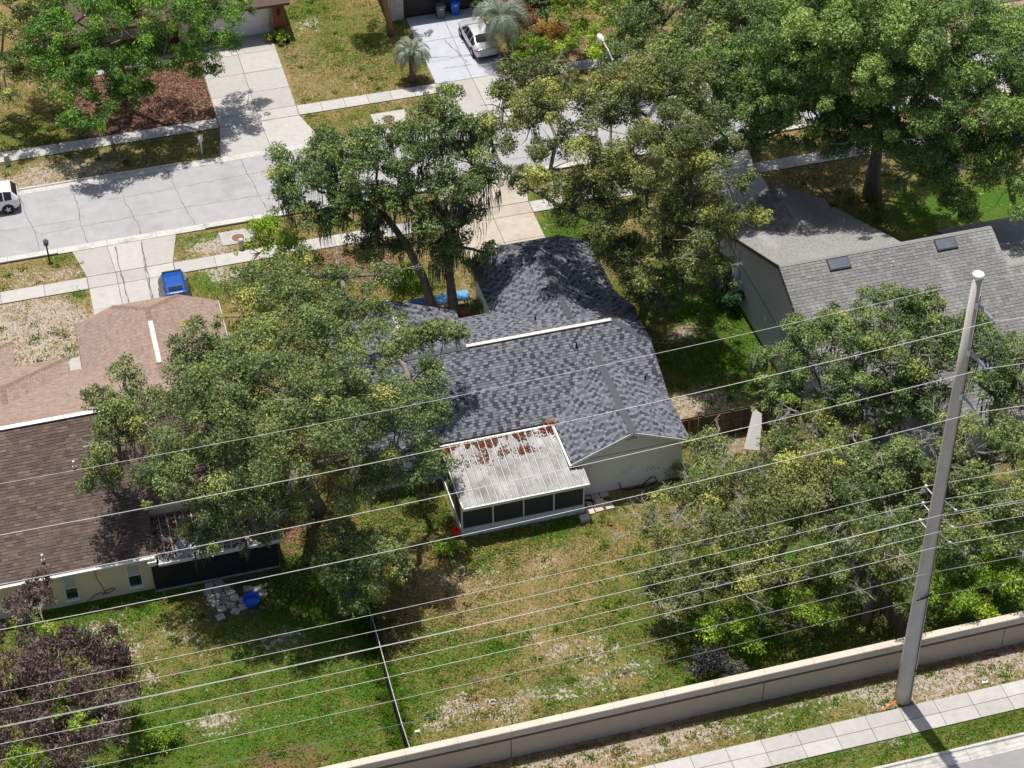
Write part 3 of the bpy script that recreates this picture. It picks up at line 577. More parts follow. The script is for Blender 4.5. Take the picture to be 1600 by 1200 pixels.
# ---------------------------------------------------------------- shingled roofs
def clip_poly(subj, clip):
    out_ = subj
    n = len(clip)
    for i in range(n):
        ax, ay = clip[i]; bx, by = clip[(i+1) % n]; inp = out_; out_ = []
        if not inp: return []
        def side(p): return (bx-ax)*(p[1]-ay)-(by-ay)*(p[0]-ax)
        for j in range(len(inp)):
            p = inp[j]; q = inp[(j+1) % len(inp)]; sp = side(p); sq = side(q)
            if sp >= 0: out_.append(p)
            if (sp >= 0) != (sq >= 0):
                t = sp/(sp-sq); out_.append((p[0]+(q[0]-p[0])*t, p[1]+(q[1]-p[1])*t))
    return out_
def shingles(pts, exp_, w0, w1, rnd, tonefn):
    """tabs on one convex roof plane (corners counter-clockwise from above); returns [(verts, faces, tone, area, centre)]"""
    P = [Vector(p) for p in pts]
    nrm = Vector((0, 0, 0))
    for i in range(len(P)): nrm += (P[i]-P[0]).cross(P[(i+1) % len(P)]-P[0])
    nrm.normalize()
    if nrm.z < 0: P.reverse(); nrm = -nrm
    h = Vector((0, 0, 1)).cross(nrm).normalized(); s = nrm.cross(h).normalized()
    O = Vector((0, 0, 0))
    d0 = nrm.dot(P[0])
    uv = [(p.dot(h), p.dot(s)) for p in P]
    vmin = min(v for u, v in uv); vmax = max(v for u, v in uv); umin = min(u for u, v in uv); umax = max(u for u, v in uv)
    res = []
    r = math.floor(vmin/exp_)
    while r*exp_ < vmax:
        v0 = r*exp_; v1 = v0+exp_
        rr = random.Random(r*7919+rnd+int(h.x*10)*31+int(h.y*10)*57)
        u = -80+rr.uniform(0, w1)
        while u < umax:
            wd = rr.uniform(w0, w1); tn = tonefn(rr); th = rr.uniform(.012, .028)
            if u+wd > umin:
                q = clip_poly([(u+.006, v0), (u+wd-.006, v0), (u+wd-.006, v1+.01), (u+.006, v1+.01)], uv)
                if len(q) >= 3:
                    area = abs(sum(q[i][0]*q[(i+1) % len(q)][1]-q[(i+1) % len(q)][0]*q[i][1] for i in range(len(q))))/2
                    if area > .002:
                        vs = []; k = len(q)
                        for (a, b_) in q:
                            lift = .004+th*(1-(b_-v0)/exp_)
                            vs.append(h*a+s*b_+nrm*(d0+lift+.012))
                        for (a, b_) in q: vs.append(h*a+s*b_+nrm*(d0-.004))
                        fs = [tuple(range(k))]+[(i, k+i, k+(i+1) % k, (i+1) % k) for i in range(k)]
                        c = h*(u+wd/2)+s*(v0+exp_/2)+nrm*d0
                        res.append((vs, fs, tn, area, c))
            u += wd
        r += 1
    return res
PLANE = [0]
def roof_of(house, planes, exp_, w0, w1, m, deck_m, tonefn, key, seed=1, deckt=.14, nparts=300):
    """roof part: deck sheets, the nearest tabs as pieces of their own, the rest joined"""
    mb = MB()
    for p in planes:
        P = [Vector(q) for q in p]; nrm = (P[1]-P[0]).cross(P[2]-P[0])
        if nrm.z < 0: P.reverse()
        mb.slab([(q.x, q.y, q.z) for q in P], deckt)
    roof = mb.build('roof', deck_m, house)
    tabs = []
    for i_, p in enumerate(planes): PLANE[0] = i_; tabs += shingles(p, exp_, w0, w1, seed, tonefn)
    full = exp_*w0*.8
    tabs.sort(key=lambda t: key(t[4])+(100 if t[3] < full else 0))
    o0 = org(roof)
    for vs, fs, tn, ar, c in tabs[:nparts]:
        b = MB(); b.add(vs, fs); b.build('shingle', m, roof, tones=[tn]*len(fs))
    b = MB(); tn_ = []
    for vs, fs, tn, ar, c in tabs[nparts:]:
        b.add(vs, fs); tn_ += [tn]*len(fs)
    b.build('shingle_field', m, roof, kind='stuff', tones=tn_)
    return roof
def ridge_caps(roof, a, b, m, w=.16, step=.32, lift=.035, drop=.055, name='ridge_cap', across=None):
    """overlapping bent caps along a ridge or hip, one joined strip of separate caps"""
    a = Vector(a); b = Vector(b); d = b-a; n = max(1, int(d.length/step)); d.normalize()
    x = d.cross(Vector((0, 0, 1))).normalized(); mb = MB()
    for i in range(n):
        p = a+(b-a)*(i/n); q = a+(b-a)*((i+1)/n)+d*.03
        l1 = lift+.014; l2 = lift
        vs = [p-x*w+Vector((0, 0, l1-drop)), p+Vector((0, 0, l1)), p+x*w+Vector((0, 0, l1-drop)), q-x*w+Vector((0, 0, l2-drop)), q+Vector((0, 0, l2)), q+x*w+Vector((0, 0, l2-drop))]
        vs += [v-Vector((0, 0, .03)) for v in vs]
        mb.add(vs, [(0, 1, 4, 3), (1, 2, 5, 4), (0, 6, 7, 1), (1, 7, 8, 2), (3, 4, 10, 9), (4, 5, 11, 10), (2, 8, 11, 5), (0, 3, 9, 6)])
    return mb.build(name, m, roof)
def ridge_vent(roof, a, b, m=M_ridge, w=.11, z=.06):
    mb = MB().bar(Vector(a)+Vector((0, 0, z)), Vector(b)+Vector((0, 0, z)), w*2, .05); return mb.build('ridge_vent', m, roof)
def gable_fill(mb, a, b, apex, th, axis):
    """triangular (or clipped) gable prism; points given as list in plane, thickness along axis"""
    pass
def poly_wall(pts, nvec, th):
    """upright panel from a polygon, extruded by th along nvec"""
    mb = MB(); n = len(pts); nv = Vector(nvec)*th
    A = [Vector(p) for p in pts]; B = [p+nv for p in A]
    nr = (A[1]-A[0]).cross(A[2]-A[0]); flip = nr.dot(nv) > 0
    fs = [tuple(range(n)), tuple(range(2*n-1, n-1, -1))]+[(i, n+i, n+(i+1) % n, (i+1) % n) for i in range(n)]
    if flip: fs = [f[::-1] for f in fs]
    return mb.add(A+B, fs)
def wall_line(pts, z0, z1, th=.2):
    mb = MB()
    return mb
def window(parent, x0, x1, y, z0, z1, blind=True):
    """window in a wall facing -Y: frame, two sashes, sill, panes"""
    w = MB(); t = .05
    w.box(x0-t, x0, y-.06, y+.02, z0, z1); w.box(x1, x1+t, y-.06, y+.02, z0, z1); w.box(x0-t, x1+t, y-.06, y+.02, z1, z1+t)
    zm = (z0+z1)/2; w.box(x0, x1, y-.045, y+.01, zm-.025, zm+.025)
    win = w.build('window', M_white, parent)
    MB().box(x0-.08, x1+.08, y-.16, y+.02, z0-.10, z0-.002).build('sill', M_white, win)
    MB().box(x0+.003, x1-.003, y-.022, y+.01, zm+.028, z1-.003).build('pane', M_glass_blind if blind else M_glass, win)
    MB().box(x0+.003, x1-.003, y-.018, y+.012, z0+.002, zm-.028).build('pane', M_glass, win)
    return win

# ================================================================ centre house, slate roof
HC = thing('slate_roof_house', 'single storey pale stucco house with speckled slate grey shingle roof in the centre', 'house', (0, -2, 0))
E = 2.78; P_ = .42
zr = 4.85; yr = -1.72
ROOF_C = [
    [(-9.9, -6.65, E), (.5, -6.65, E), (3.85, -3.315, 4.18), (3.85, yr, zr), (-9.9, yr, zr)],
    [(3.85, -3.315, 4.18), (7.05, -6.53, 2.83), (7.05, -3.27, 4.2), (5.35, yr, zr), (3.85, yr, zr)],
    [(5.35, yr, zr), (7.05, -3.27, 4.2), (7.05, -.17, 4.2)],
    [(3.33, yr, zr), (5.35, yr, zr), (7.05, -.17, 4.2), (7.01, 3.21, E), (3.33, -.49, 4.334)],
    [(-6.1, yr, zr), (3.33, yr, zr), (3.33, -.49, 4.334), (-.35, 3.21, E), (-2.24, 3.21, E), (-6.1, -.65, 4.4)],
    [(-9.9, yr, zr), (-6.1, yr, zr), (-6.1, -.65, 4.4), (-9.9, 3.15, 2.80)],
    [(-6.1, -.65, 4.4), (-2.24, 3.21, E), (-2.24, 3.95, E), (-6.1, 3.95, 4.4)],
    [(-6.1, -.65, 4.4), (-6.1, 3.95, 4.4), (-9.96, 3.95, E), (-9.96, 3.21, E)],
    [(3.33, -.49, 4.334), (3.33, 6.3, 4.334), (1.5, 8.15, 3.565), (-.35, 8.15, E), (-.35, 3.21, E)],
    [(3.33, -.49, 4.334), (7.01, 3.21, E), (7.01, 8.15, E), (5.16, 8.15, 3.565), (3.33, 6.3, 4.334)],
    [(3.33, 6.3, 4.334), (5.16, 8.15, 3.565), (1.5, 8.15, 3.565)],
    [(3.85, -3.315, 4.18), (.5, -6.65, 2.773), (.5, -10.1, 2.773), (3.85, -10.1, 4.18)],
    [(3.85, -3.315, 4.18), (3.85, -10.1, 4.18), (7.05, -10.1, 2.836), (7.05, -6.53, 2.836)]]
_tc = [0]
def tone_c(rr):
    # laminated tabs: a dark tab hardly ever sits next to another dark one
    k = rr.random()
    if _tc[0] == 0: _tc[0] = 1; return rr.uniform(.0, .26) if k < .42 else rr.uniform(.30, .58)
    if k < .80: _tc[0] = 0
    return rr.uniform(.62, 1.0)
camv = Vector((-22.3, -83.9, 76))
def near_key(c): return (c-camv).length
rc = roof_of(HC, ROOF_C, .165, .17, .32, M_sh_c, M_deck, tone_c, near_key, 3)
ridge_vent(rc, (-3.0, yr, zr), (5.25, yr, zr)); ridge_vent(rc, (-6.1, 1.0, 4.4), (-6.1, 3.9, 4.4))
ridge_caps(rc, (-9.9, yr, zr), (-3.05, yr, zr), M_cap_c, .19); ridge_caps(rc, (5.35, yr, zr), (7.05, -3.27, 4.2), M_cap_c, .19); ridge_caps(rc, (5.35, yr, zr), (7.05, -.17, 4.2), M_cap_c, .19)
ridge_caps(rc, (3.33, -.3, 4.334), (3.33, 6.3, 4.334), M_cap_c, .19); ridge_caps(rc, (3.33, 6.3, 4.334), (5.16, 8.15, 3.565), M_cap_c, .19); ridge_caps(rc, (3.33, 6.3, 4.334), (1.5, 8.15, 3.565), M_cap_c, .19)
ridge_caps(rc, (3.85, -3.4, 4.18), (3.85, -10.08, 4.18), M_cap_c, .19); ridge_caps(rc, (-6.1, -.6, 4.4), (-6.1, .95, 4.4), M_cap_c, .19)
for x, y, z in ((2.92, -2.85, 4.38), (1.55, .55, 3.9), (6.1, -5.3, 3.3)):
    MB().lathe((x, y, z-.1), [(.09, 0), (.09, .12), (.05, .16), (.05, .42)], 10).build('vent_pipe', M_black, rc)
# fascia boards
def fascia(roof, pts, m, h=.17, t=.03):
    for a, b in zip(pts[:-1], pts[1:]):
        a = Vector(a); b = Vector(b); d = (b-a); x = Vector((d.y, -d.x, 0)).normalized()*.018
        MB().bar(a+x+Vector((0, 0, -h/2+.005)), b+x+Vector((0, 0, -h/2+.005)), t, h).build('fascia', m, roof)
fascia(rc, [(.5, -10.1, 2.773), (3.85, -10.1, 4.18), (7.05, -10.1, 2.836)], M_white)
fascia(rc, [(7.05, -10.1, 2.836), (7.05, -6.53, 2.836), (7.05, -3.27, 4.2), (7.05, -.17, 4.2), (7.03, 3.21, E), (7.01, 8.15, E)], M_dark_trim, .15)
fascia(rc, [(-9.9, -6.65, E), (.5, -6.65, E)], M_dark_trim, .15); fascia(rc, [(-.35, 8.15, E), (-.35, 3.21, E)], M_white, .15)
# gutter beside the porch roof
MB().bar((.42, -6.75, 2.70), (.42, -10.15, 2.68), .10, .10).build('gutter', M_white_metal, rc)
MB().bar((-5.8, -6.77, 2.66), (.40, -6.77, 2.66), .10, .09).build('gutter', M_white_metal, rc)
mb = MB()
for k in range(60):
    x = .33+random.gauss(0, .12); y = -6.72+random.gauss(0, .12); mb.bar((x, y, 2.80+random.random()*.14), (x+random.uniform(-.06, .06), y+random.uniform(-.06, .06), 2.82+random.random()*.14), .07, .01)
mb.build('leaf_heap', M_terracotta, rc)
# walls
W = M_stucco
poly_wall([(.85, -9.8, -.05), (6.75, -9.8, -.05), (6.75, -9.8, 2.80), (3.85, -9.8, 4.0), (.85, -9.8, 2.75)], (0, 1, 0), .2).build('gable_wall', W, HC)
MB().box(.85, 1.05, -9.6, -6.2, -.05, 2.72).build('wall', W, HC)
poly_wall([(6.75, -9.6, -.05), (6.75, 7.6, -.05), (6.75, 7.6, 2.74), (6.75, 3.3, 2.62), (6.75, -.1, 4.05), (6.75, -3.2, 4.05), (6.75, -6.4, 2.72), (6.75, -9.6, 2.74)], (-1, 0, 0), .2).build('wall', W, HC)
MB().box(-9.6, .85, -6.4, -6.2, -.05, 2.72).build('wall', W, HC)
poly_wall([(-9.6, -6.2, -.05), (-9.6, 3.4, -.05), (-9.6, 3.4, 2.7), (-9.6, -1.72, 4.7), (-9.6, -6.2, 2.8)], (1, 0, 0), .2).build('wall', W, HC)
poly_wall([(-9.4, 3.6, -.05), (-2.6, 3.6, -.05), (-2.6, 3.6, 2.72), (-6.1, 3.6, 4.2), (-9.4, 3.6, 2.8)], (0, -1, 0), .2).build('gable_wall', W, HC)
MB().box(-2.6, .05, 2.75, 2.95, -.05, 2.72).build('wall', W, HC); MB().box(-.1, .1, 2.95, 7.7, -.05, 2.74).build('wall', W, HC)
poly_wall([(.1, 7.8, -.05), (6.55, 7.8, -.05), (6.55, 7.8, 2.8), (5.1, 7.8, 3.5), (1.6, 7.8, 3.5), (.1, 7.8, 2.8)], (0, -1, 0), .2).build('gable_wall', W, HC)
gd = MB().box(.9, 5.8, 7.80, 7.84, 0, 2.15).build('garage_door', M_white, HC)
for i in range(4): MB().box(.93, 5.77, 7.842, 7.865, .03+i*.53, .53+i*.53).build('door_panel', M_white, gd)
MB().box(3.55, 4.15, -9.835, -9.80, 3.45, 3.75).build('gable_vent', M_grey_wall, HC)
MB().box(.86, 6.74, -9.812, -9.798, 2.62, 2.66).build('trim_line', M_mortar, HC)
# tool for slightly raised rear wall cover plates
mb = MB()
for k, (x, z) in enumerate(((4.75, .92), (4.95, .95), (5.15, .93), (5.4, .9), (4.8, 1.12), (5.05, 1.13), (5.75, .75), (6.05, .82), (6.2, 1.0))): mb.box(x, x+.13, -9.808, -9.798, z, z+.06)
mb.build('wall_patch', M_mortar, HC)

# screened porch, centre house
PX0, PX1, PYF, PYB = -5.73, .93, -10.96, -6.42
porch = subgroup('porch_roof', HC)
zf, zb = 2.36, 2.72; yF, yB = -11.34, -6.84
n = 18; wpan = wpan_c = (1.08+5.70)/n
rngp = random.Random(4)
for i in range(n):
    xa = -5.70+i*wpan; xb = xa+wpan
    back = yB if xb < .40 else -10.13
    zbk = zf+(zb-zf)*(back-yF)/(yB-yF)
    mb = MB(); e = .010
    mb.slab([(xa+e, yF, zf), (xb-e, yF, zf), (xb-e, back, zbk), (xa+e, back, zbk)], .03)
    MB().slab([(xb-.022, yF+.002, zf+.055), (xb+.018, yF+.002, zf+.055), (xb+.018, back-.002, zbk+.055), (xb-.022, back-.002, zbk+.055)], .075).build('seam', M_seam, porch)
    MB().slab([(xb+.020, yF+.004, zf+.006), (xb+.055, yF+.004, zf+.006), (xb+.055, back-.004, zbk+.006), (xb+.020, back-.004, zbk+.006)], .010).build('seam_shade_strip', M_dark_trim, porch) if i < n-1 else None  # dark strip laid beside each seam in place of its shadow
    mb.slab([(xa+.12, yF+.004, zf+.012), (xa+.15, yF+.004, zf+.012), (xa+.15, back-.004, zbk+.012), (xa+.12, back-.004, zbk+.012)], .02)
    mb.build('roof_pan', M_pan, porch)
MB().box(-5.74, 1.12, yF-.05, yF+.03, zf-.17, zf+.01).build('fascia', M_white, porch)
MB().box(-5.75, -5.68, yF, yB, zf-.12, zf+.02).build('fascia', M_white, porch)
pcol = subgroup('screen_frame', HC)
for x in (PX0, -4.07, -2.41, -.76, PX1-.06): MB().box(x, x+.07, PYF-.03, PYF+.05, .55, zf-.1).build('post', M_white_metal, pcol)
MB().box(PX0-.002, PX1+.012, PYF-.05, PYF+.05, zf-.22, zf-.16).build('rail', M_white_metal, pcol)
for k, (a, b) in enumerate(((PX0+.07, -4.07), (-4.0, -2.41), (-2.34, -.76), (-.69, PX1-.06))): MB().box(a+.003, b-.003, PYF, PYF+.008, .56, zf-.2).build('screen', M_screen, pcol)
MB().box(PX0-.03, PX1+.03, PYF-.06, PYF+.06, -.05, .53).build('knee_wall', M_white, HC)
MB().box(PX0-.03, PX0+.08, PYF+.06, PYB+.02, -.05, .53).build('knee_wall', M_white, HC)
for y in (PYF+.1, -9.45, -7.95): MB().box(PX0, PX0+.06, y, y+.06, .54, 2.4).build('post', M_white_metal, pcol)
for a, b in ((PYF+.16, -9.45), (-9.39, -7.95), (-7.89, PYB)): MB().box(PX0+.02, PX0+.028, a, b, .54, 2.45).build('screen', M_screen, pcol)
MB().box(PX1-.02, PX1-.012, PYF+.06, -9.82, .3, 2.25).build('screen', M_screen, pcol)
fl = MB().box(PX0+.1, .84, PYF+.07, PYB-.02, -.04, .08).build('porch_floor', M_tile, HC)
# leaves heaped on the porch roof
def litter(parent, n, sampler, name='dead_leaves', label=None):
    c = np.array([sampler() for _ in range(n)]); a = rng.uniform(0, 6.28, n); l = rng.uniform(.04, .085, n); w = rng.uniform(.025, .05, n)
    ax_ = np.stack([np.cos(a)*l, np.sin(a)*l, rng.normal(0, .02, n)], 1); bx_ = np.stack([-np.sin(a)*w, np.cos(a)*w, rng.normal(0, .02, n)], 1)
    o = fast_mesh(name, np.stack([c-ax_, c-bx_, c+ax_, c+bx_], 1).reshape(-1, 3), 4, M_litter, parent, rng.uniform(0, 1, n), 'stuff'); return o
def samp_c():
    while True:
        x = rngp.uniform(-5.65, .3); u_ = ((x+5.70)/wpan_c) % 1.0; d = abs(rngp.gauss(0, .25+.45*abs(u_-.5)*2*(1 if x < -2 else .5))); y = yB-.06-d
        k = .7 if x < -1.5 else .35
        if y < yF+.3 or rngp.random() > k+.3*math.sin(x*2.3): continue
        if float(fbm(np.array([x]), np.array([0.]), .7, 41)[0]) < .30+.3*d: continue
        return (x, y, zf+(zb-zf)*(y-yF)/(yB-yF)+.02+rngp.random()*.03)
litter(HC, 1500, samp_c)
def samp_c2():
    cs = [(-3.75, -8.25, .22), (-1.35, -8.15, .20), (-1.7, -8.2, .16), (-4.9, -8.3, .5), (-2.6, -8.0, .2)]
    cx_, cy_, r_ = rngp.choice(cs); x = rngp.gauss(cx_, r_); y = rngp.gauss(cy_, r_)
    return (x, y, zf+(zb-zf)*(y-yF)/(yB-yF)+.02+rngp.random()*.02)
litter(HC, 420, samp_c2)

# ================================================================ left house, brown roof
HL = thing('brown_roof_house', 'cream stucco house with brown shingle roof at the left edge', 'house', (-24, -2, 0))
zl = 5.75; yl = -2.5
def zS(y): return zl-.42*(yl-y)
def zN(y): return zl-.42*(y-yl)
ROOF_L = [
    [(-40, -10.35, zS(-10.35)), (-21.4, -10.35, zS(-10.35)), (-21.4, yl, zl), (-40, yl, zl)],
    [(-21.4, -7.9, zS(-7.9)), (-15.2, -7.9, zS(-7.9)), (-15.2, yl, zl), (-21.4, yl, zl)],
    # north: garage wing valley
    [(-19.25, yl, zl), (-15.2, yl, zl), (-15.2, 4.9, zN(4.9)), (-19.25, .93, zN(.93))],
    [(-27.65, yl, zl), (-19.25, yl, zl), (-19.25, .93, 4.31), (-23.35, 4.9, zN(4.9)), (-24.05, 4.9, zN(4.9)), (-27.65, 1.19, 4.2)],
    [(-40, yl, zl), (-27.65, yl, zl), (-27.65, 1.19, 4.2), (-31.3, 4.9, zN(4.9)), (-40, 4.9, zN(4.9))],
    [(-19.25, .93, 4.31), (-19.25, 7.1, 4.31), (-21.15, 8.9, 3.52), (-23.35, 8.9, 2.6), (-23.35, 4.9, 2.6)],
    [(-19.25, .93, 4.31), (-15.15, 4.9, 2.6), (-15.15, 8.9, 2.6), (-17.35, 8.9, 3.52), (-19.25, 7.1, 4.31)],
    [(-19.25, 7.1, 4.31), (-17.35, 8.9, 3.52), (-21.15, 8.9, 3.52)],
    [(-27.65, 1.19, 4.2), (-24.05, 4.9, 2.66), (-24.05, 6.1, 2.66), (-27.65, 2.7, 4.2)],
    [(-27.65, 1.19, 4.2), (-27.65, 2.7, 4.2), (-31.3, 6.1, 2.66), (-31.3, 4.9, 2.66)],
    [(-27.65, 2.7, 4.2), (-24.05, 6.1, 2.66), (-31.3, 6.1, 2.66)],
    [(-29.1, 4.0, 3.62), (-26.95, 5.3, 2.70), (-26.95, 8.3, 2.70), (-29.1, 6.3, 3.62)],
    [(-29.1, 6.3, 3.62), (-26.95, 8.3, 2.70), (-31.3, 8.3, 2.70)],
    [(-29.1, 4.0, 3.62), (-29.1, 6.3, 3.62), (-31.3, 8.3, 2.70), (-31.3, 5.3, 2.70)]]
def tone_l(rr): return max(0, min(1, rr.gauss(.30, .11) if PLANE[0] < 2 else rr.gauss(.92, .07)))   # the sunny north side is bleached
rl = roof_of(HL, ROOF_L, .175, .30, .37, M_sh_l, M_deck_l, tone_l, lambda c: near_key(c)+(60 if c.x < -29.5 else 0), 9)
ridge_vent(rl, (-40, yl, zl), (-22.2, yl, zl), w=.13, z=.07, m=M_white_metal); ridge_vent(rl, (-19.25, 2.2, 4.31), (-19.25, 5.9, 4.31), w=.13)
for a, b in (((-22.2, yl, zl), (-15.2, yl, zl)), ((-19.25, 1, 4.31), (-19.25, 2.2, 4.31)), ((-19.25, 5.9, 4.31), (-19.25, 7.1, 4.31)), ((-19.25, 7.1, 4.31), (-17.35, 8.9, 3.52)), ((-19.25, 7.1, 4.31), (-21.15, 8.9, 3.52)),
             ((-27.65, 1.2, 4.2), (-27.65, 2.7, 4.2)), ((-27.65, 2.7, 4.2), (-24.05, 6.1, 2.66)), ((-27.65, 2.7, 4.2), (-31.3, 6.1, 2.66)), ((-29.1, 6.3, 3.62), (-26.95, 8.3, 2.70))):
    ridge_caps(rl, a, b, M_cap_l)
fascia(rl, [(-40, -10.35, zS(-10.35)), (-21.4, -10.35, zS(-10.35))], M_white, .18); fascia(rl, [(-21.4, -10.35, zS(-10.35)), (-21.4, -7.92, zS(-7.92))], M_dark_trim, .16)
fascia(rl, [(-21.37, -7.9, zS(-7.9)), (-15.2, -7.9, zS(-7.9))], M_white, .18); fascia(rl, [(-15.15, 4.9, 2.6), (-15.15, 8.9, 2.6)], M_white, .15); fascia(rl, [(-23.35, 8.9, 2.6), (-23.35, 4.9, 2.6)], M_dark_trim, .12)
MB().bar((-40, -10.45, 2.40), (-21.5, -10.45, 2.38), .11, .10).build('gutter', M_white_metal, rl)
for x, y, z in ((-24.6, -5.2, 4.75), (-26.9, -9.6, 2.95)): MB().lathe((x, y, z-.1), [(.10, 0), (.10, .1), (.06, .14), (.06, .45)], 10).build('vent_pipe', M_white_metal, rl)
for x, y in ((-24.0, -4.3), (-23.6, -5.9)): MB().box(x, x+.5, y, y+.16, zS(y)+.02, zS(y)+.09).build('roof_vent', M_cap_r, rl)
MB().box(-40, -21.75, -10.2, -10.0, -.05, 2.36).build('wall', M_cream, HL)
MB().box(-21.95, -21.75, -10.0, -7.7, -.05, 2.5).build('wall', M_cream, HL)
MB().box(-21.75, -15.5, -7.75, -7.55, -.05, 3.36).build('wall', M_cream, HL)
poly_wall([(-15.5, -7.55, -.05), (-15.5, 8.5, -.05), (-15.5, 8.5, 2.6), (-15.5, 4.9, 2.5), (-15.5, -2.5, 5.55), (-15.5, -7.55, 3.4)], (-1, 0, 0), .2).build('wall', M_cream, HL)
poly_wall([(-23.0, 8.6, -.05), (-15.7, 8.6, -.05), (-15.7, 8.6, 2.6), (-17.4, 8.6, 3.4), (-21.1, 8.6, 3.4), (-23.0, 8.6, 2.6)], (0, -1, 0), .2).build('gable_wall', M_cream, HL)
MB().box(-23.0, -22.8, 4.6, 8.4, -.05, 2.62).build('wall', M_cream, HL); MB().box(-24.2, -22.8, 4.4, 4.6, -.05, 2.62).build('wall', M_cream, HL); MB().box(-24.4, -24.2, 4.6, 5.7, -.05, 2.6).build('wall', M_cream, HL); MB().box(-31.0, -24.2, 5.7, 5.9, -.05, 2.6).build('wall', M_cream, HL)
MB().box(-27.3, -27.1, 5.9, 7.9, -.05, 2.6).build('wall', M_cream, HL); MB().box(-31.0, -27.1, 7.9, 8.1, -.05, 2.6).build('wall', M_cream, HL)
for a, b in ((-26.13, -25.56), (-22.95, -22.34), (-28.0, -27.4)): window(HL, a, b, -10.2, .46, 1.98)
MB().tube([(-24.55, -10.22, 2.3), (-24.5, -10.23, 1.5), (-24.3, -10.23, .75), (-24.2, -10.25, .35)], .018, 6).build('cable', M_terracotta, HL)
MB().tube([(-25.2, -10.3, .1), (-24.8, -10.26, .35), (-24.5, -10.26, .5), (-24.2, -10.26, .33), (-23.9, -10.26, .42), (-23.7, -10.26, .55), (-23.85, -10.26, .65), (-24.2, -10.26, .55), (-24.35, -10.26, .3)], .02, 6).build('cable', M_dark_trim, HL)
MB().box(-24.25, -23.45, 5.9, 9.2, -.03, .03).build('entry_slab', M_conc, HL)
def samp_e(): return (random.uniform(-24.1, -23.45), random.uniform(5.9, 7.5), .035+random.random()*.02)
litter(HL, 300, samp_e)
# screened porch of the left house
lp = subgroup('porch_roof', HL); yF2, yB2, zf2, zb2 = -10.86, -7.78, 2.30, 2.72
n = 15; wpan = 6.2/n
for i in range(n):
    xa = -21.35+i*wpan; xb = xa+wpan; mb = MB()
    mb.slab([(xa+.008, yF2, zf2), (xb-.008, yF2, zf2), (xb-.008, yB2, zb2), (xa+.008, yB2, zb2)], .03)
    MB().slab([(xb-.022, yF2+.002, zf2+.10), (xb+.018, yF2+.002, zf2+.10), (xb+.018, yB2-.002, zb2+.10), (xb-.022, yB2-.002, zb2+.10)], .12).build('seam', M_seam, lp)
    mb.build('roof_pan', M_pan, lp)
MB().box(-21.38, -15.1, yF2-.05, yF2+.02, zf2-.16, zf2+.01).build('fascia', M_white, lp)
def samp_l():
    while True:
        x = rngp.uniform(-21.3, -15.2); y = rngp.uniform(yF2+.1, yB2-.1)
        if y < -9.6 and -20.4 < x < -18.4 and rngp.random() < .85: continue
        if y < -10.3 and rngp.random() < .3: continue
        return (x, y, zf2+(zb2-zf2)*(y-yF2)/(yB2-yF2)+.03+rngp.random()*.03)
litter(HL, 2600, samp_l)
ls = subgroup('screen_frame', HL)
for x in (-21.7, -19.6, -18.5, -17.2, -15.4): MB().box(x, x+.06, -10.46, -10.40, 0, 2.2).build('post', M_black, ls)
for a, b in ((-21.64, -19.6), (-19.54, -18.5), (-18.44, -17.2), (-17.14, -15.4)):
    MB().box(a, b, -10.44, -10.432, .06, 2.2).build('screen', M_screen2, ls)
    MB().box(a, b, -10.46, -10.42, 1.05, 1.10).build('rail', M_dark_trim, ls)
MB().box(-21.74, -15.3, -10.5, -7.8, -.04, .05).build('porch_floor', M_conc, HL)
MB().box(-21.9, -21.45, -10.62, -10.25, 1.98, 2.25).build('wall_unit', M_white_metal, HL)

# ================================================================ right house, grey roof
HR = thing('grey_roof_house', 'tall grey house with worn grey shingle roof and two skylights at the right', 'house', (22, -3, 0))
zq = 7.25; yq = -2.56
def qS(y): return zq-.43*(yq-y)
def qN(y): return zq-.43*(y-yq)
ROOF_R = [
    [(14.6, -13.0, qS(-13.0)), (27.35, -13.0, qS(-13.0)), (27.35, yq, zq), (14.6, yq, zq)],
    [(27.35, -13.0, qS(-13.0)), (40, -13.0, qS(-13.0)), (40, -4.92, qS(-4.92)), (27.35, -4.92, qS(-4.92))],
    [(27.35, -4.92, qS(-4.92)), (40, -4.92, qS(-4.92)), (40, 3.5, 2.62), (27.35, 3.5, 2.62)],
    [(18.3, yq, zq), (21.95, yq, zq), (21.95, 6.4, qN(6.4)), (21.7, 6.4, qN(6.4)), (18.3, 2.1, 5.25)],
    [(14.6, yq, zq), (18.3, yq, zq), (18.3, 2.1, 5.25), (14.9, 6.4, qN(6.4)), (14.6, 6.4, qN(6.4))],
    [(18.3, 2.1, 5.25), (18.3, 7.35, 5.25), (14.9, 7.35, 3.37), (14.9, 6.4, 3.37)],
    [(18.3, 2.1, 5.25), (21.7, 6.4, 3.37), (21.7, 7.35, 3.37), (18.3, 7.35, 5.25)]]
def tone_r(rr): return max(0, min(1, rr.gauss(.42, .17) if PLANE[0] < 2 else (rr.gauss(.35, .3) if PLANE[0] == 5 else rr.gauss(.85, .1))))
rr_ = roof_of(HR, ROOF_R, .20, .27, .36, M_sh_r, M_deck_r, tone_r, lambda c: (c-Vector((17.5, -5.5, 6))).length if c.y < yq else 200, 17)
for a, b in (((14.6, yq, zq), (27.3, yq, zq)), ((27.4, -4.92, qS(-4.92)), (40, -4.92, qS(-4.92))), ((18.3, 2.2, 5.25), (18.3, 7.35, 5.25))): ridge_caps(rr_, a, b, M_cap_r, .15)
fascia(rr_, [(14.6, 6.4, qN(6.4)), (14.6, yq, zq), (14.6, -13, qS(-13))], M_dark_trim, .2, .04)
fascia(rr_, [(14.6, -13, qS(-13)), (40, -13, qS(-13))], M_white, .16)
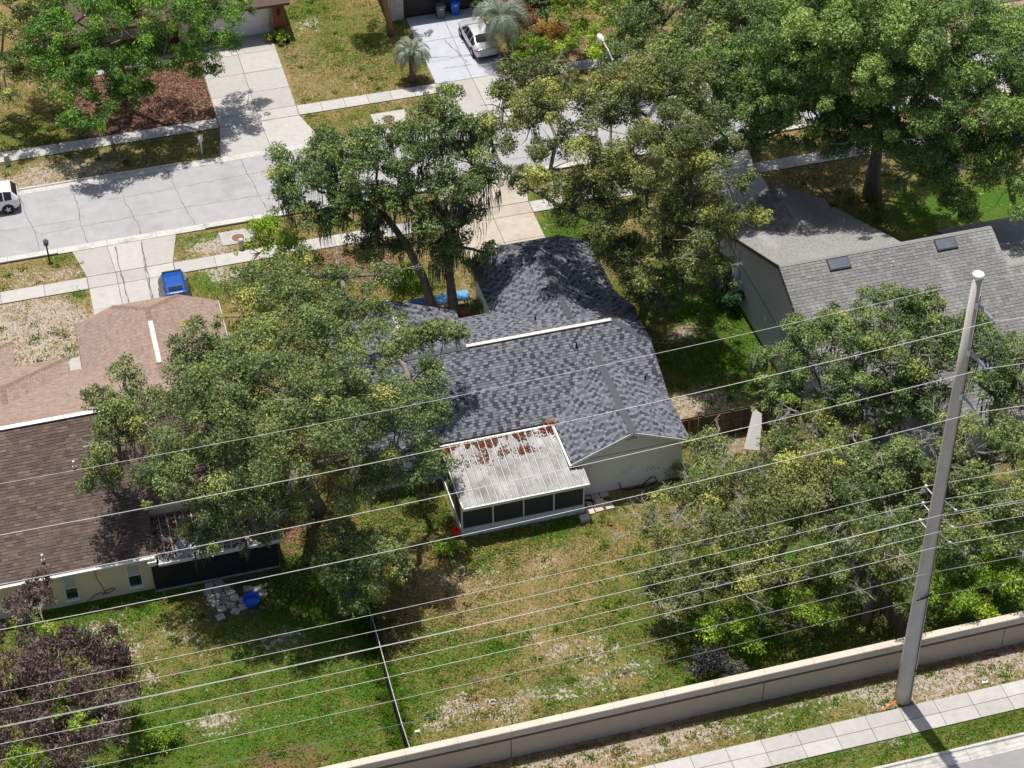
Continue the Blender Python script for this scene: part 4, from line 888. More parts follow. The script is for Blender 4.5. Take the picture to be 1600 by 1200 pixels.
for x in (17.3, 23.7):
    y0, y1 = -3.45, -2.80
    s_ = MB(); 
    s_.slab([(x, y0, qS(y0)+.13), (x+1.25, y0, qS(y0)+.13), (x+1.25, y1, qS(y1)+.13), (x, y1, qS(y1)+.13)], .16); s_ = s_.build('skylight', M_dark_trim, rr_)
    MB().slab([(x+.05, y0+.05, qS(y0+.05)+.15), (x+1.2, y0+.05, qS(y0+.05)+.15), (x+1.2, y1-.05, qS(y1-.05)+.15), (x+.05, y1-.05, qS(y1-.05)+.15)], .012).build('skylight_glass', M_skyl, rr_)
for x, y in ((20.9, -3.7), (21.0, 3.1), (30.5, -7)): MB().lathe((x, y, (qS(y) if y < yq else qN(y))-.05), [(.07, 0), (.07, .08), (.04, .1), (.04, .35)], 10).build('vent_pipe', M_white_metal, rr_)
poly_wall([(14.9, -12.6, -.05), (14.9, 6.2, -.05), (14.9, 6.2, qN(6.2)-.15), (14.9, yq, zq-.15), (14.9, -12.6, qS(-12.6)-.15)], (1, 0, 0), .2).build('gable_wall', M_grey_wall, HR)
MB().box(14.88, 14.898, -12.6, 6.2, 2.78, 2.86).build('trim_line', M_cap_r, HR)
MB().box(15.1, 40, -12.6, -12.4, -.05, 2.85).build('wall', M_grey_wall, HR)
MB().box(21.75, 27.3, yq+.0, yq+.2, -.05, zq-.12).build('wall', M_grey_wall, HR)
poly_wall([(21.9, yq+.2, -.05), (21.9, 6.0, -.05), (21.9, 6.0, qN(6.0)-.15), (21.9, yq+.2, zq-.25)], (-1, 0, 0), .2).build('wall', M_grey_wall, HR)
MB().box(15.1, 21.7, 6.0, 6.2, -.05, 3.2).build('wall', M_grey_wall, HR)
poly_wall([(15.0, 7.1, -.05), (21.6, 7.1, -.05), (21.6, 7.1, 3.2), (18.3, 7.1, 5.05), (15.0, 7.1, 3.2)], (0, -1, 0), .2).build('gable_wall', M_grey_wall, HR)
MB().box(14.9, 15.1, 6.2, 6.9, -.05, 3.2).build('wall', M_grey_wall, HR)
MB().box(27.5, 40, 3.0, 3.2, -.05, 2.6).build('wall', M_grey_wall, HR)
poly_wall([(27.3, -4.9, -.05), (27.3, 3.2, -.05), (27.3, 3.2, 2.6), (27.3, -4.9, 6.0)], (1, 0, 0), .2).build('wall', M_grey_wall, HR)
# meters and pipes on its gable wall
met = MB().box(14.72, 14.885, 3.55, 4.0, 1.2, 2.1); met.box(14.76, 14.885, 2.95, 3.25, 1.3, 1.8); met.tube([(14.82, 3.78, 2.1), (14.82, 3.78, 3.6)], .04, 8); met.tube([(14.82, 3.9, 1.2), (14.82, 3.9, 0)], .035, 8); met.tube([(14.82, 3.1, 1.3), (14.82, 3.1, 0)], .03, 8)
met.build('electric_meter', M_white_metal, HR)
MB().box(14.84, 14.897, -.9, -.7, 1.9, 2.15).build('wall_box', M_white_metal, HR)

# ================================================================ houses across the street (only their street fronts show)
HA = thing('brick_pillar_house', 'house across the street with white panel garage door and red brick pillar', 'house', (-10, 45, 0))
a1 = 41.35
gd = MB().box(-11.5, -6.45, a1, a1+.05, 0, 2.35).build('garage_door', M_white_metal, HA)
for i in range(4):
    for j in range(4): MB().box(-11.47+j*1.26, -10.24+j*1.26, a1-.022, a1-.002, .02+i*.585, .59+i*.585).build('door_panel', M_white_metal, gd)
MB().box(-12.6, -5.4, a1+.06, a1+.3, -.05, 2.7).build('wall', M_cream, HA); MB().box(-22, -12.6, a1+2.0, a1+2.2, -.05, 2.7).build('wall', M_cream, HA); MB().box(-12.8, -12.6, a1+.3, a1+2, -.05, 2.7).build('wall', M_cream, HA); MB().box(-5.6, -5.4, a1+.3, a1+9, -.05, 2.7).build('wall', M_cream, HA)
pil = MB().box(-6.28, -5.42, 40.52, 41.28, -.05, 2.70).build('brick_pillar', M_mortar, HA)
bs = None
def bricks(parent, x0, x1, yf, z0, z1, m, axis='y', bw=.24, bh=.085):
    src = None; row = 0; z = z0; o0 = org(parent)
    while z < z1-.02:
        x = x0-(bw/2 if row % 2 else 0)
        while x < x1-.01:
            a = max(x, x0)+.006; b = min(x+bw, x1)-.006
            if b-a > .03:
                if b-a > bw-.02:
                    if src is None:
                        me_ = bpy.data.meshes.new('brick'); t_ = MB().box(-(bw/2-.006), bw/2-.006, -.012, .02, 0, bh-.012); me_.from_pydata(t_.v, [], t_.f); me_.materials.append(m); o = src = bpy.data.objects.new('brick', me_); reg(o, parent)
                    else: o = copy_piece(src, parent, (0, 0, 0))
                    o.location = ((a+b)/2-o0.x, yf-o0.y+random.uniform(-.003, .003), z-o0.z)
                else: MB().box(a, b, yf-.012, yf+.02, z, z+bh-.012).build('brick', m, parent)
            x += bw
        z += bh; row += 1
bricks(pil, -6.28, -5.42, 40.515, 0, 2.68, M_brick)
MB().box(-5.419, -5.41, 40.53, 41.27, 0, 2.69).build('brick_side', M_brick, pil)
lan = MB().box(-5.93, -5.77, 40.36, 40.50, 1.85, 2.2); lan.lathe((-5.85, 40.43, 2.2), [(.10, 0), (.02, .14)], 8); lan.box(-5.88, -5.82, 40.45, 40.52, 2.15, 2.3); lan.build('wall_lantern', M_black, HA)
MB().lathe((-5.85, 40.43, 1.93), [(.05, 0), (.06, .1), (.04, .2)], 8).build('lantern_glass', M_headlight, HA)
MB().slab([(-23, 40.4, 2.72), (-5.0, 40.4, 2.72), (-5.0, 47, 5.4), (-23, 47, 5.4)], .18).build('roof', M_deck_l, HA)
MB().slab([(-5.0, 53.6, 2.72), (-23, 53.6, 2.72), (-23, 47.02, 5.4), (-5.0, 47.02, 5.4)], .18).build('roof', M_deck_l, HA)
HB = thing('dark_garage_house', 'house across the street with dark brown garage door and whitewashed brick corner', 'house', (6, 45, 0))
b1 = 40.62
gd = MB().box(3.1, 8.5, b1, b1+.05, 0, 2.3).build('garage_door', mat('door_brown', (.05, .038, .034), .15, 3, .6), HB)
for i in range(4): MB().box(3.13, 8.47, b1-.022, b1-.002, .02+i*.57, .57+i*.57).build('door_panel', MATS['door_brown'], gd)
MB().box(2.2, 3.1, b1-.15, b1+.3, -.05, 2.7).build('wall', M_mortar, HB); wlb = MB().box(8.5, 15, b1-.02, b1+.3, -.05, 2.7).build('wall', M_brick_white, HB)
bw_ = MB().box(2.2, 3.1, b1-.19, b1-.151, -.05, 2.68).build('brick_corner', M_mortar, HB)
bricks(bw_, 2.2, 3.1, b1-.195, 0, 2.6, M_brick_white)
MB().box(2.2, 2.4, b1+.3, b1+9, -.05, 2.7).build('wall', M_brick_white, HB); MB().box(3.1, 8.5, b1+.06, b1+.3, 0, 2.7).build('wall', M_brick_white, HB)
MB().slab([(1.7, 39.9, 2.72), (15.5, 39.9, 2.72), (15.5, 47, 5.4), (1.7, 47, 5.4)], .18).build('roof', M_deck_r, HB)
MB().slab([(15.5, 54.1, 2.72), (1.7, 54.1, 2.72), (1.7, 47.02, 5.4), (15.5, 47.02, 5.4)], .18).build('roof', M_deck_r, HB)

# ---------------------------------------------------------------- concrete power pole and its lines
PB = Vector((11.96, -27.45, 0)); PH = 26.0
pole = thing('power_pole', 'tall tapered grey concrete power pole beside the roadside path', 'pole', PB)
def prad(z): return .42-.225*z/PH
mb = MB(); n = 12
mb.tube([(PB.x, PB.y, z) for z in (-.2, 3, 8, 14, 20, PH)], [prad(max(0, z)) for z in (-.2, 3, 8, 14, 20, PH)], n)
mb.build('shaft', M_pole, pole, smooth=True)
MB().lathe((PB.x, PB.y, PH), [(.235, -.12), (.24, .0), (.18, .05)], 16).build('cap', M_white_metal, pole)
MB().lathe((PB.x, PB.y, 0), [(.455, .0), (.452, 2.2)], 12, cap=False)
MB().tube([(PB.x+.14, PB.y-prad(z)-.012, z) for z in (.3, 6, 12, 18, 25)], .022, 6).build('ground_wire', M_dark_trim, pole)
MB().box(PB.x+.12, PB.x+.26, PB.y-.47, PB.y-.43, 2.45, 2.57).build('number_plate', M_black, pole)
def sagged(x, zp, sag, xa=11.96, span=64.0):
    t = (x-xa)/span; t = t-math.floor(t); return zp-4*sag*t*(1-t)
def wire(name, label, zp, y, sag, r=.024, m=M_wire, dx=0.0):
    xs_ = list(np.arange(-48, 11.9, 3.0))+[11.96+dx]+list(np.arange(14, 60, 3.0))
    o = MB().tube([(x, y, sagged(x-dx, zp, sag)) for x in xs_], r, 6).build(name, m)
    return tag(o, label, 'power line', 'overhead lines on the concrete pole')
wire('power_line', 'thin topmost overhead wire meeting the very top of the pole', 25.91, -27.67, 1.05, .008)
HV = [24.27, 21.79, 19.41]
hvn = ['uppermost thick conductor held by the highest grey insulator', 'thick conductor held by the middle of three grey insulators', 'thick conductor held by the lowest of three grey insulators']
for z, lab in zip(HV, hvn):
    rz = prad(z); a = Vector((PB.x+.10, PB.y-rz*.95, z+.30)); b = Vector((PB.x+.42, PB.y-rz-.75, z+.06))
    mb = MB(); d = (b-a); k = 9; pts = []; rad = []
    for i in range(k*2+1):
        pts.append(a+d*(i/(k*2))); rad.append(.085 if i % 2 else .055)
    mb.tube(pts, rad, 10); mb.build('insulator', M_insul, pole)
    MB().bar(a-Vector((.06, -.05, 0)), a+Vector((.03, -.06, 0)), .22, .30).build('bracket', M_steel, pole)
    MB().tube([b, b+Vector((.05, -.06, -.08))], .05, 8).build('clamp', M_steel, pole)
    wire('power_line', lab, z-.02, b.y-.05, 1.18, .0125, dx=.45)
LV = [(13.70, +1, 'first of the lower wires behind the pole below the insulators'), (12.66, +1, 'second of the lower wires behind the pole below the insulators'), (11.59, +1, 'rear wire of the closely paired lower lines')]
for z, s, lab in LV:
    rz = prad(z); a = Vector((PB.x-.05, PB.y+rz*.9, z-.30)); b = Vector((PB.x-.30, PB.y+rz+.38, z-.04))
    MB().tube([a, b, b+Vector((0, 0, .1))], [.03, .03, .02], 6).build('standoff_pin', M_white_metal, pole)
    MB().lathe(tuple(b), [(.05, -.02), (.07, .03), (.04, .08), (.06, .11), (.02, .14)], 8).build('pin_insulator', M_white_metal, pole)
    wire('power_line', lab, z+.03, b.y, .87, .009, dx=-.3)
for z, lab in ((13.45, 'front wire of the closely paired lower lines'), (12.42, 'lower wire on the middle small pin in front of the pole'), (11.46, 'lower wire on the lowest small pin in front of the pole')):
    rz = prad(z); a = Vector((PB.x+.12, PB.y-rz*.9, z+.22)); b = Vector((PB.x+.45, PB.y-rz-.55, z+.02))
    MB().tube([a, b], [.03, .03], 6).build('standoff_pin', M_white_metal, pole)
    MB().lathe(tuple(b-Vector((0, 0, .06))), [(.05, 0), (.07, .04), (.04, .08), (.05, .12)], 8).build('pin_insulator', M_steel, pole)
    wire('power_line', lab, z, b.y-.03, .85, .0095, dx=.45)
wire('communication_cable', 'pale communication cable bolted to the pole below the pins', 9.25, PB.y-prad(9)-.08, .79, .009)
wire('communication_cable', 'dark lowest communication cable looping round the pole', 7.66, PB.y-prad(7)-.09, .82, .013, M_wire_dark)
MB().tube([(PB.x-.45, PB.y-.42, 7.55), (PB.x-.1, PB.y-.46, 7.65), (PB.x+.3, PB.y-.42, 7.75)], .05, 8).build('cable_wrap', M_black, pole)
# guy marker on the ground
c = at(1375, 1112); tag(MB().tube([c+Vector((0, 0, .03)), at(1399, 1103)+Vector((0, 0, .35))], [.03, .045], 8).build('guy_marker', M_orange), 'short orange guard rod at the foot of the power pole', 'marker')

# ---------------------------------------------------------------- fences
def board_fence(name, label, p, q, h, rails_side, bw=.145, parts=True, gap=.006, brace=None):
    p = Vector(p); q = Vector(q); t = thing(name, label, 'fence', p); d = (q-p); Lq = d.length; d.normalize(); nrm = Vector((-d.y, d.x, 0))*rails_side
    n = int(Lq/bw)
    ang = math.atan2(d.y, d.x); src = None
    for i in range(n):
        if src is None:
            me_ = bpy.data.meshes.new('board'); b_ = MB().prism([(-bw/2+gap/2, -.01), (bw/2-gap/2, -.01), (bw/2-gap/2, .01), (-bw/2+gap/2, .01)], 0, h)
            me_.from_pydata(b_.v, [], b_.f); me_.materials.append(M_wood); o = src = bpy.data.objects.new('board', me_); reg(o, t)
        else: o = copy_piece(src, t, (0, 0, 0))
        o.location = d*(i+.5)*bw+Vector((0, 0, -.05+random.uniform(-.02, .02))); o.rotation_euler = (0, random.uniform(-.008, .008), ang)
    for z in (.3, h*.55, h-.2): MB().bar(p+nrm*.035+Vector((0, 0, z)), q+nrm*.035+Vector((0, 0, z)), .045, .09).build('rail', M_wood, t)
    k = max(2, int(round(Lq/1.6))+1)
    for i in range(k):
        a = p+(q-p)*(i/(k-1))+nrm*.10; MB().bar(a+Vector((0, 0, -.05)), a+Vector((0, 0, h+.03)), .10, .10).build('post', M_wood, t)
    return t
wf = board_fence('wooden_fence', 'weathered brown board fence with diagonal gate brace behind the centre house', (7.1, -7.35, 0), (12.15, -7.35, 0), 1.85, -1)
MB().bar((8.15, -7.47, .1), (9.75, -7.47, 1.65), .05, .10).build('diagonal_brace', M_wood_new, wf); MB().bar((7.95, -7.5, -.05), (7.95, -7.5, 1.98), .12, .12).build('gate_post', M_wood_new, wf)
board_fence('wooden_fence', 'dark board fence running off behind shrubs towards the grey house', (12.35, -6.7, 0), (14.85, -6.55, 0), 1.85, -1)
board_fence('wooden_fence', 'long dark side fence under the backyard oaks down to the boundary wall', (12.3, -7.5, 0), (13.45, -25.2, 0), 1.6, 1)
c = at(1160, 690); t = MB(); t.slab([(10.75, -8.75, .02), (11.55, -9.1, .02), (11.95, -8.1, 1.75), (11.55, -7.75, 1.95)], .05)
tag(t.build('leaning_board', M_white_metal), 'white board leaning against the corner of the wooden fence', 'board')
cf = thing('mesh_fence', 'low fence with pale top rail and black fabric between the two backyards', 'fence', (-11.75, -19, 0))
ys_ = [-15.4, -16.2, -17.4, -19.2, -21.4, -23.4, -25.3]
for i, y in enumerate(ys_): MB().tube([(-11.75+.05*math.sin(i), y, -.1), (-11.75+.05*math.sin(i), y, 1.46)], .03, 8).build('post', M_steel, cf)
MB().tube([(-11.75+.05*math.sin(i), y, 1.42) for i, y in enumerate(ys_)], .022, 8).build('top_rail', M_kerb, cf)
for i in range(len(ys_)-1):
    a = -11.75+.05*math.sin(i); b = -11.75+.05*math.sin(i+1)
    MB().slab([(a-.02, ys_[i], 1.38), (b-.02, ys_[i+1], 1.38), (b-.01, ys_[i+1], 1.38), (a-.01, ys_[i], 1.38)], 1.36).build('fabric_panel', M_fabric, cf)

# ---------------------------------------------------------------- cars
def car(name, label, loc, rz, paint, shape, rails=True):
    t = thing(name, label, 'car', (0, 0, 0))
    Lh = 2.32
    # stations: x, half width, bottom, belt, top, top half width
    if shape == 'sedan':
        S = [(-2.32, .66, .42, .78, .86, .60), (-2.25, .82, .30, .82, .98, .70), (-1.75, .89, .22, .88, 1.05, .70), (-1.55, .90, .22, .90, 1.07, .68), (-.85, .91, .20, .91, 1.40, .60), (-.1, .91, .20, .91, 1.46, .60), (.45, .91, .20, .91, 1.42, .60), (1.20, .90, .20, .90, 1.00, .66), (1.85, .88, .22, .82, .90, .68), (2.22, .78, .28, .70, .76, .60), (2.34, .60, .40, .60, .64, .5)]
        rw, fw = (3, 4), (6, 7); sw = (3, 7)
    else:
        S = [(-2.12, .68, .45, .90, 1.02, .62), (-2.05, .86, .32, .96, 1.10, .72), (-1.72, .90, .24, .98, 1.50, .63), (-1.2, .91, .22, .97, 1.58, .62), (-.4, .91, .22, .95, 1.60, .62), (.35, .91, .22, .94, 1.55, .62), (1.15, .90, .22, .93, 1.06, .68), (1.75, .88, .24, .85, .95, .70), (2.08, .80, .30, .74, .82, .62), (2.2, .62, .42, .64, .68, .52)]
        rw, fw = (1, 2), (5, 6); sw = (2, 6)
    rings = []
    for x, w, zb_, zs_, zt, wt in S:
        zm = zb_+(zs_-zb_)*.45
        rings.append([(x, -w*.90, zb_), (x, -w, zm), (x, -w*.985, zs_), (x, -wt, zt-.035), (x, -wt*.6, zt), (x, wt*.6, zt), (x, wt, zt-.035), (x, w*.985, zs_), (x, w, zm), (x, w*.90, zb_)])
    mb = MB(); k = 10; vs = [p for r_ in rings for p in r_]; fs = []
    for i in range(len(S)-1):
        for j in range(k): fs.append((i*k+j, i*k+(j+1) % k, (i+1)*k+(j+1) % k, (i+1)*k+j))
    fs += [tuple(range(k-1, -1, -1)), tuple((len(S)-1)*k+j for j in range(k))]
    # wheel wells are darkened by real wheel-arch liners
    fs = [f[::-1] for f in fs]
    mb.add(vs, fs); body = mb.build('body', paint, t, smooth=False)
    bv = body.modifiers.new('soft', 'BEVEL'); bv.width = .05; bv.segments = 2; bv.limit_method = 'ANGLE'; bv.angle_limit = R(18)
    def pane(nm, quad, off=.012, shrink=.08):
        q = [Vector(p) for p in quad]; c = sum(q, Vector())/len(q); nr = (q[1]-q[0]).cross(q[2]-q[0]).normalized()
        if nr.dot(c-Vector((0, 0, .6))) < 0: nr = -nr
        q = [p+(c-p)*shrink+nr*off for p in q]; m_ = MB(); m_.add(q+[p-nr*.03 for p in q], [(0, 1, 2, 3), (7, 6, 5, 4), (0, 4, 5, 1), (1, 5, 6, 2), (2, 6, 7, 3), (3, 7, 4, 0)]); return m_.build(nm, M_car_glass, t)
    pane('rear_window', [rings[rw[0]][3], rings[rw[0]][6], rings[rw[1]][6], rings[rw[1]][3]], .045, .10)
    pane('windscreen', [rings[fw[0]][3], rings[fw[0]][6], rings[fw[1]][6], rings[fw[1]][3]], .045, .08)
    for i in range(sw[0], sw[1]):
        for a, b in ((2, 3), (7, 6)): pane('side_window', [rings[i][a], rings[i+1][a], rings[i+1][b], rings[i][b]], .010, .10)
    if shape != 'sedan' and rails:
        MB().box(-.15, .2, -.42, .42, 1.585, 1.612).build('sunroof', M_car_glass, t)
        for s in (-1, 1): MB().tube([(-1.6, s*.56, 1.56), (-1.2, s*.56, 1.63), (.2, s*.56, 1.62)], .02, 6).build('roof_rail', M_black, t)
        MB().box(-1.84, -1.72, -.58, .58, 1.50, 1.53).build('spoiler', M_black, t)
    wx = 1.35
    for x in (-wx, wx):
        for s in (-1, 1):
            y = s*.83; m_ = MB(); prof = [(.20, -.11), (.30, -.11), (.335, -.08), (.335, .08), (.30, .11), (.20, .11)]
            vv = []; ff = []; nn = 20
            for r_, o_ in prof:
                for j in range(nn): a = 2*math.pi*j/nn; vv.append((x+r_*math.cos(a), y+o_, .335+r_*math.sin(a)))
            for i in range(len(prof)-1):
                for j in range(nn): ff.append((i*nn+j, i*nn+(j+1) % nn, (i+1)*nn+(j+1) % nn, (i+1)*nn+j))
            m_.add(vv, ff); wh = m_.build('wheel', M_rubber, t)
            r2 = MB(); 
            for j in range(5):
                a = 2*math.pi*j/5; r2.bar((x, y+s*.09, .335), (x+.19*math.cos(a), y+s*.10, .335+.19*math.sin(a)), .07, .03, (0, 1, 0))
            r2.build('rim', M_alu, wh)
            MB().tube([(x, y-s*.10, .335), (x, s*.925, .345)], [.385, .385], 24).build('wheel_arch', M_black, wh)
    rx = S[1][0]
    for s in (-1, 1):
        MB().add([(rx-.06, s*.42, .74), (rx+.02, s*.80, .78), (rx+.22, s*.885, .80), (rx+.22, s*.875, .92), (rx-.02, s*.78, .93), (rx-.05, s*.44, .90)], [(0, 1, 4, 5), (1, 2, 3, 4), (5, 4, 1, 0), (4, 3, 2, 1)]).build('tail_light', M_taillight, t)
        MB().box(S[-2][0]-.12, S[-2][0]+.06, s*.62-.12, s*.62+.12, .60, .70).build('headlight', M_headlight, t)
        MB().bar((.85, s*.88, 1.0), (.83, s*1.05, 1.03), .10, .13).build('mirror', paint, t)
    MB().box(rx-.085, rx-.05, -.26, .26, .62, .76).build('number_plate', M_headlight, t)
    MB().box(rx-.06, rx+.1, -.74, .74, .28, .44).build('bumper', M_black, t)
    t.location = loc; t.rotation_euler = (0, 0, rz)
    return t
car('parked_car', 'silver sedan parked on painted driveway under the pindo palm', (7.35, 35.6, .034), R(90+3), M_car_silver, 'sedan')
car('parked_car', 'white car with only its tail in view at the left end of the street', (-27.55, 25.45, .005), R(180), M_car_white, 'hatch', False)
bc = at(273, 452, 1.5); car('parked_car', 'blue hatchback with sunroof behind the brown garage roof', (bc.x+.05, bc.y-.05, .034), R(-90), M_car_blue, 'hatch')

# ---------------------------------------------------------------- bins, posts, lamp, small things
def bin_(label, loc, m, lid):
    t = thing('wheelie_bin', label, 'bin', loc); x, y, z = loc; mb = MB()
    a, b, h = .24, .31, 1.0
    mb.add([(x-a, y-a, z+.06), (x+a, y-a, z+.06), (x+a, y+a, z+.06), (x-a, y+a, z+.06), (x-b, y-b, z+h), (x+b, y-b, z+h), (x+b, y+b, z+h), (x-b, y+b, z+h)], [(3, 2, 1, 0), (4, 5, 6, 7), (0, 1, 5, 4), (1, 2, 6, 5), (2, 3, 7, 6), (3, 0, 4, 7)])
    mb.build('tub', m, t)
    MB().box(x-b-.03, x+b+.03, y-b-.05, y+b+.02, z+h+.004, z+h+.06).box(x-b+.08, x+b-.08, y-b+.05, y+b-.06, z+h+.062, z+h+.10).build('lid', lid, t)
    MB().tube([(x-b+.05, y+b+.08, z+h-.05), (x+b-.05, y+b+.08, z+h-.05)], .02, 6).build('handle', lid, t)
    for s in (-1, 1): MB().tube([(x+s*.2, y+.22, z+.1), (x+s*.27, y+.22, z+.1)], .1, 12).build('wheel', M_rubber, t)
    MB().box(x-.12, x+.12, y-b-.006, y-b+.02, z+.80, z+.86).build('marking', M_white_metal, t)
bin_('dark grey wheelie bin standing at brown garage door', (5.65, 39.85, .034), M_bin_grey, M_bin_grey)
bin_('blue wheelie bin standing at brown garage door', (6.75, 40.05, .034), M_bin_blue, M_bin_blue)
LX, LY = 11.75, 18.8
lamp = thing('street_lamp', 'street lamp with pale post and cobra head rising through the olive gold oak', 'street lamp', (LX, LY, 0))
MB().tube([(LX, LY, 0), (LX, LY, 4), (LX, LY, 8.15)], [.11, .09, .07], 8).build('post', M_alu, lamp)
MB().tube([(LX, LY, 8.05), (LX-.1, LY+.5, 8.45), (LX-.25, LY+1.3, 8.75)], .045, 8).build('arm', M_alu, lamp)
hd = MB(); hd.tube([(LX-.24, LY+1.2, 8.74), (LX-.27, LY+1.35, 8.80), (LX-.33, LY+1.75, 8.82), (LX-.36, LY+1.95, 8.80)], [.07, .17, .19, .08], 10); hd.build('lamp_head', M_white_metal, lamp)
def post_lamp(label, px, py, h, m, headm):
    c = at(px, py); t = thing('post_lamp', label, 'post lamp', c)
    MB().tube([c, c+Vector((0, 0, h*.72))], .05, 8).build('post', m, t)
    MB().lathe((c.x, c.y, h*.72), [(.06, 0), (.14, .05), (.17, .32), (.19, .34), (.10, .45), (.03, .52)], 8).build('lantern', headm, t)
post_lamp('black post lamp with grey top on the verge by left driveway', 77, 406, 1.5, M_black, M_bin_grey)
post_lamp('white post lamp on the shaded verge across the street', 316, 240, 1.3, M_white_metal, M_white_metal)
for px, py, lab in ((378, 389, 'short grey concrete bollard beside the near manhole'), (12, 257, 'short grey bollard at the far path by left edge')):
    c = at(px, py); tag(MB().lathe((c.x, c.y, -.05), [(.17, 0), (.17, .72), (.14, .80), (.06, .82)], 12).build('bollard', M_kerb), lab, 'bollard')
c = Vector((10.9, 28.6, 0)); sp = thing('mailbox', 'black mailbox post on the far verge near street lamp', 'mailbox', c)
MB().bar(c, c+Vector((0, 0, 1.15)), .10, .10).build('post', M_black, sp); MB().tube([(10.6, 28.6, 1.28), (11.25, 28.6, 1.28)], .14, 10).build('box', M_black, sp)
# red bucket
c = at(713, 836); bk = thing('bucket', 'red plastic bucket at the corner of the screened porch', 'bucket', c)
MB().lathe((c.x, c.y, 0), [(.16, .0), (.20, .38), (.215, .39), (.205, .40), (.19, .385), (.155, .03)], 20).build('pail', M_red, bk)
MB().tube([(c.x-.2, c.y, .36), (c.x-.12, c.y-.18, .30), (c.x+.12, c.y-.18, .30), (c.x+.2, c.y, .36)], .01, 5).build('handle', M_steel, bk)
# blue tub and loose pavers
c = at(393, 943); tb = thing('tub', 'bright blue plastic tub lying on loose pavers behind left porch', 'tub', c)
def rsq(r_, z, n=20, e=.6):
    return [(c.x+r_*math.copysign(abs(math.cos(2*math.pi*i/n))**e, math.cos(2*math.pi*i/n)), c.y+r_*math.copysign(abs(math.sin(2*math.pi*i/n))**e, math.sin(2*math.pi*i/n)), z) for i in range(n)]
mb = MB(); prof = [(.34, .06), (.38, .36), (.42, .37), (.40, .39), (.36, .36), (.30, .12), (.02, .10)]
vs = []; fs = []
for r_, z in prof: vs += rsq(r_, z)
for i in range(len(prof)-1):
    for j in range(20): fs.append((i*20+j, i*20+(j+1) % 20, (i+1)*20+(j+1) % 20, (i+1)*20+j))
mb.add(vs, fs).build('shell', M_blue, tb)
PV = [(-19.05, -10.85), (-18.55, -10.8), (-19.2, -11.3), (-18.72, -11.25), (-18.25, -11.15), (-19.1, -11.75), (-18.6, -11.7), (-18.1, -11.6), (-18.95, -12.15), (-18.45, -12.1), (-17.95, -12.05), (-18.7, -12.6), (-18.2, -12.5), (-18.85, -13.15), (-18.05, -12.95), (-17.55, -12.3), (-17.2, -11.6), (-16.75, -11.75), (-17.6, -12.75), (-16.5, -12.1)]
pp = structure(MB().box(-19.4, -16.4, -13.4, -10.6, -.06, -.02).build('paver_patch', M_joint))
src = None
for i, (x, y) in enumerate(PV):
    if src is None:
        me_ = bpy.data.meshes.new('paver'); b_ = MB().box(-.215, .215, -.2, .2, -.04, .045); me_.from_pydata(b_.v, [], b_.f); me_.materials.append(M_paver); o = src = bpy.data.objects.new('paver', me_); reg(o, pp)
    else: o = copy_piece(src, pp, (0, 0, 0))
    o.location = (x, y, random.uniform(0, .02)); o.rotation_euler = (random.uniform(-.04, .04), random.uniform(-.04, .04), random.gauss(0, .15))
PV2 = [(1.35, -10.15), (1.85, -10.05), (2.35, -10.0), (1.45, -10.62), (1.95, -10.5), (1.25, -11.05), (1.75, -10.98), (2.35, -10.95), (2.1, -10.75)]
pp2 = structure(MB().box(1.0, 2.7, -11.25, -9.85, -.06, -.02).build('paver_patch', M_joint)); src = None
for x, y in PV2:
    if src is None:
        me_ = bpy.data.meshes.new('paver'); b_ = MB().box(-.22, .22, -.22, .22, -.04, .04); me_.from_pydata(b_.v, [], b_.f); me_.materials.append(M_paver_pink); o = src = bpy.data.objects.new('paver', me_); reg(o, pp2)
    else: o = copy_piece(src, pp2, (0, 0, 0))
    o.location = (x, y, random.uniform(0, .012)); o.rotation_euler = (0, 0, random.gauss(0, .08))
c = Vector((1.28, -10.55, 0)); tag(MB().tube([(c.x+.30*math.cos(a), c.y+.30*math.sin(a), .10+.035*math.sin(3*a)) for a in np.linspace(0, 6.2, 22)], .05, 8).build('hose_coil', M_black), 'black hose coil lying against the porch corner', 'hose')
tag(MB().tube([(4.1, -9.95, .02), (4.4, -10.05, .05), (4.75, -9.98, .32), (5.0, -9.95, .52), (5.2, -9.98, .50), (5.3, -10.02, .25), (5.05, -10.05, .05), (4.5, -10.1, .04), (3.7, -10.02, .03), (3.3, -9.95, .12), (3.25, -9.88, .5)], .03, 8).build('garden_hose', M_black), 'black garden hose looping at the foot of gable wall', 'hose')
tag(MB().box(.55, 1.05, -11.75, -11.35, -.02, .22).build('stone_block', M_kerb), 'grey concrete step block below the porch screen', 'block')
c = at(770, 1098); tag(MB().tube([(c.x+.16*math.cos(a), c.y+.13*math.sin(a), .05) for a in np.linspace(0, 5.2, 16)], .035, 8).build('pipe_ring', M_kerb), 'broken white pipe ring lying in the sandy patch', 'pipe')
for k, (px, py) in enumerate(((652, 1143), (1412, 1080), (1540, 1066))):
    c = at(px, py); tag(MB().box(c.x-.12-.03*k, c.x+.12, c.y-.05, c.y+.05, -.01, .04).build('paper_scrap', M_white_metal), ['flat pale scrap on grass beside the mesh fence', 'small pale scrap near the power pole foot', 'small pale scrap on bare soil right of pole'][k], 'litter')
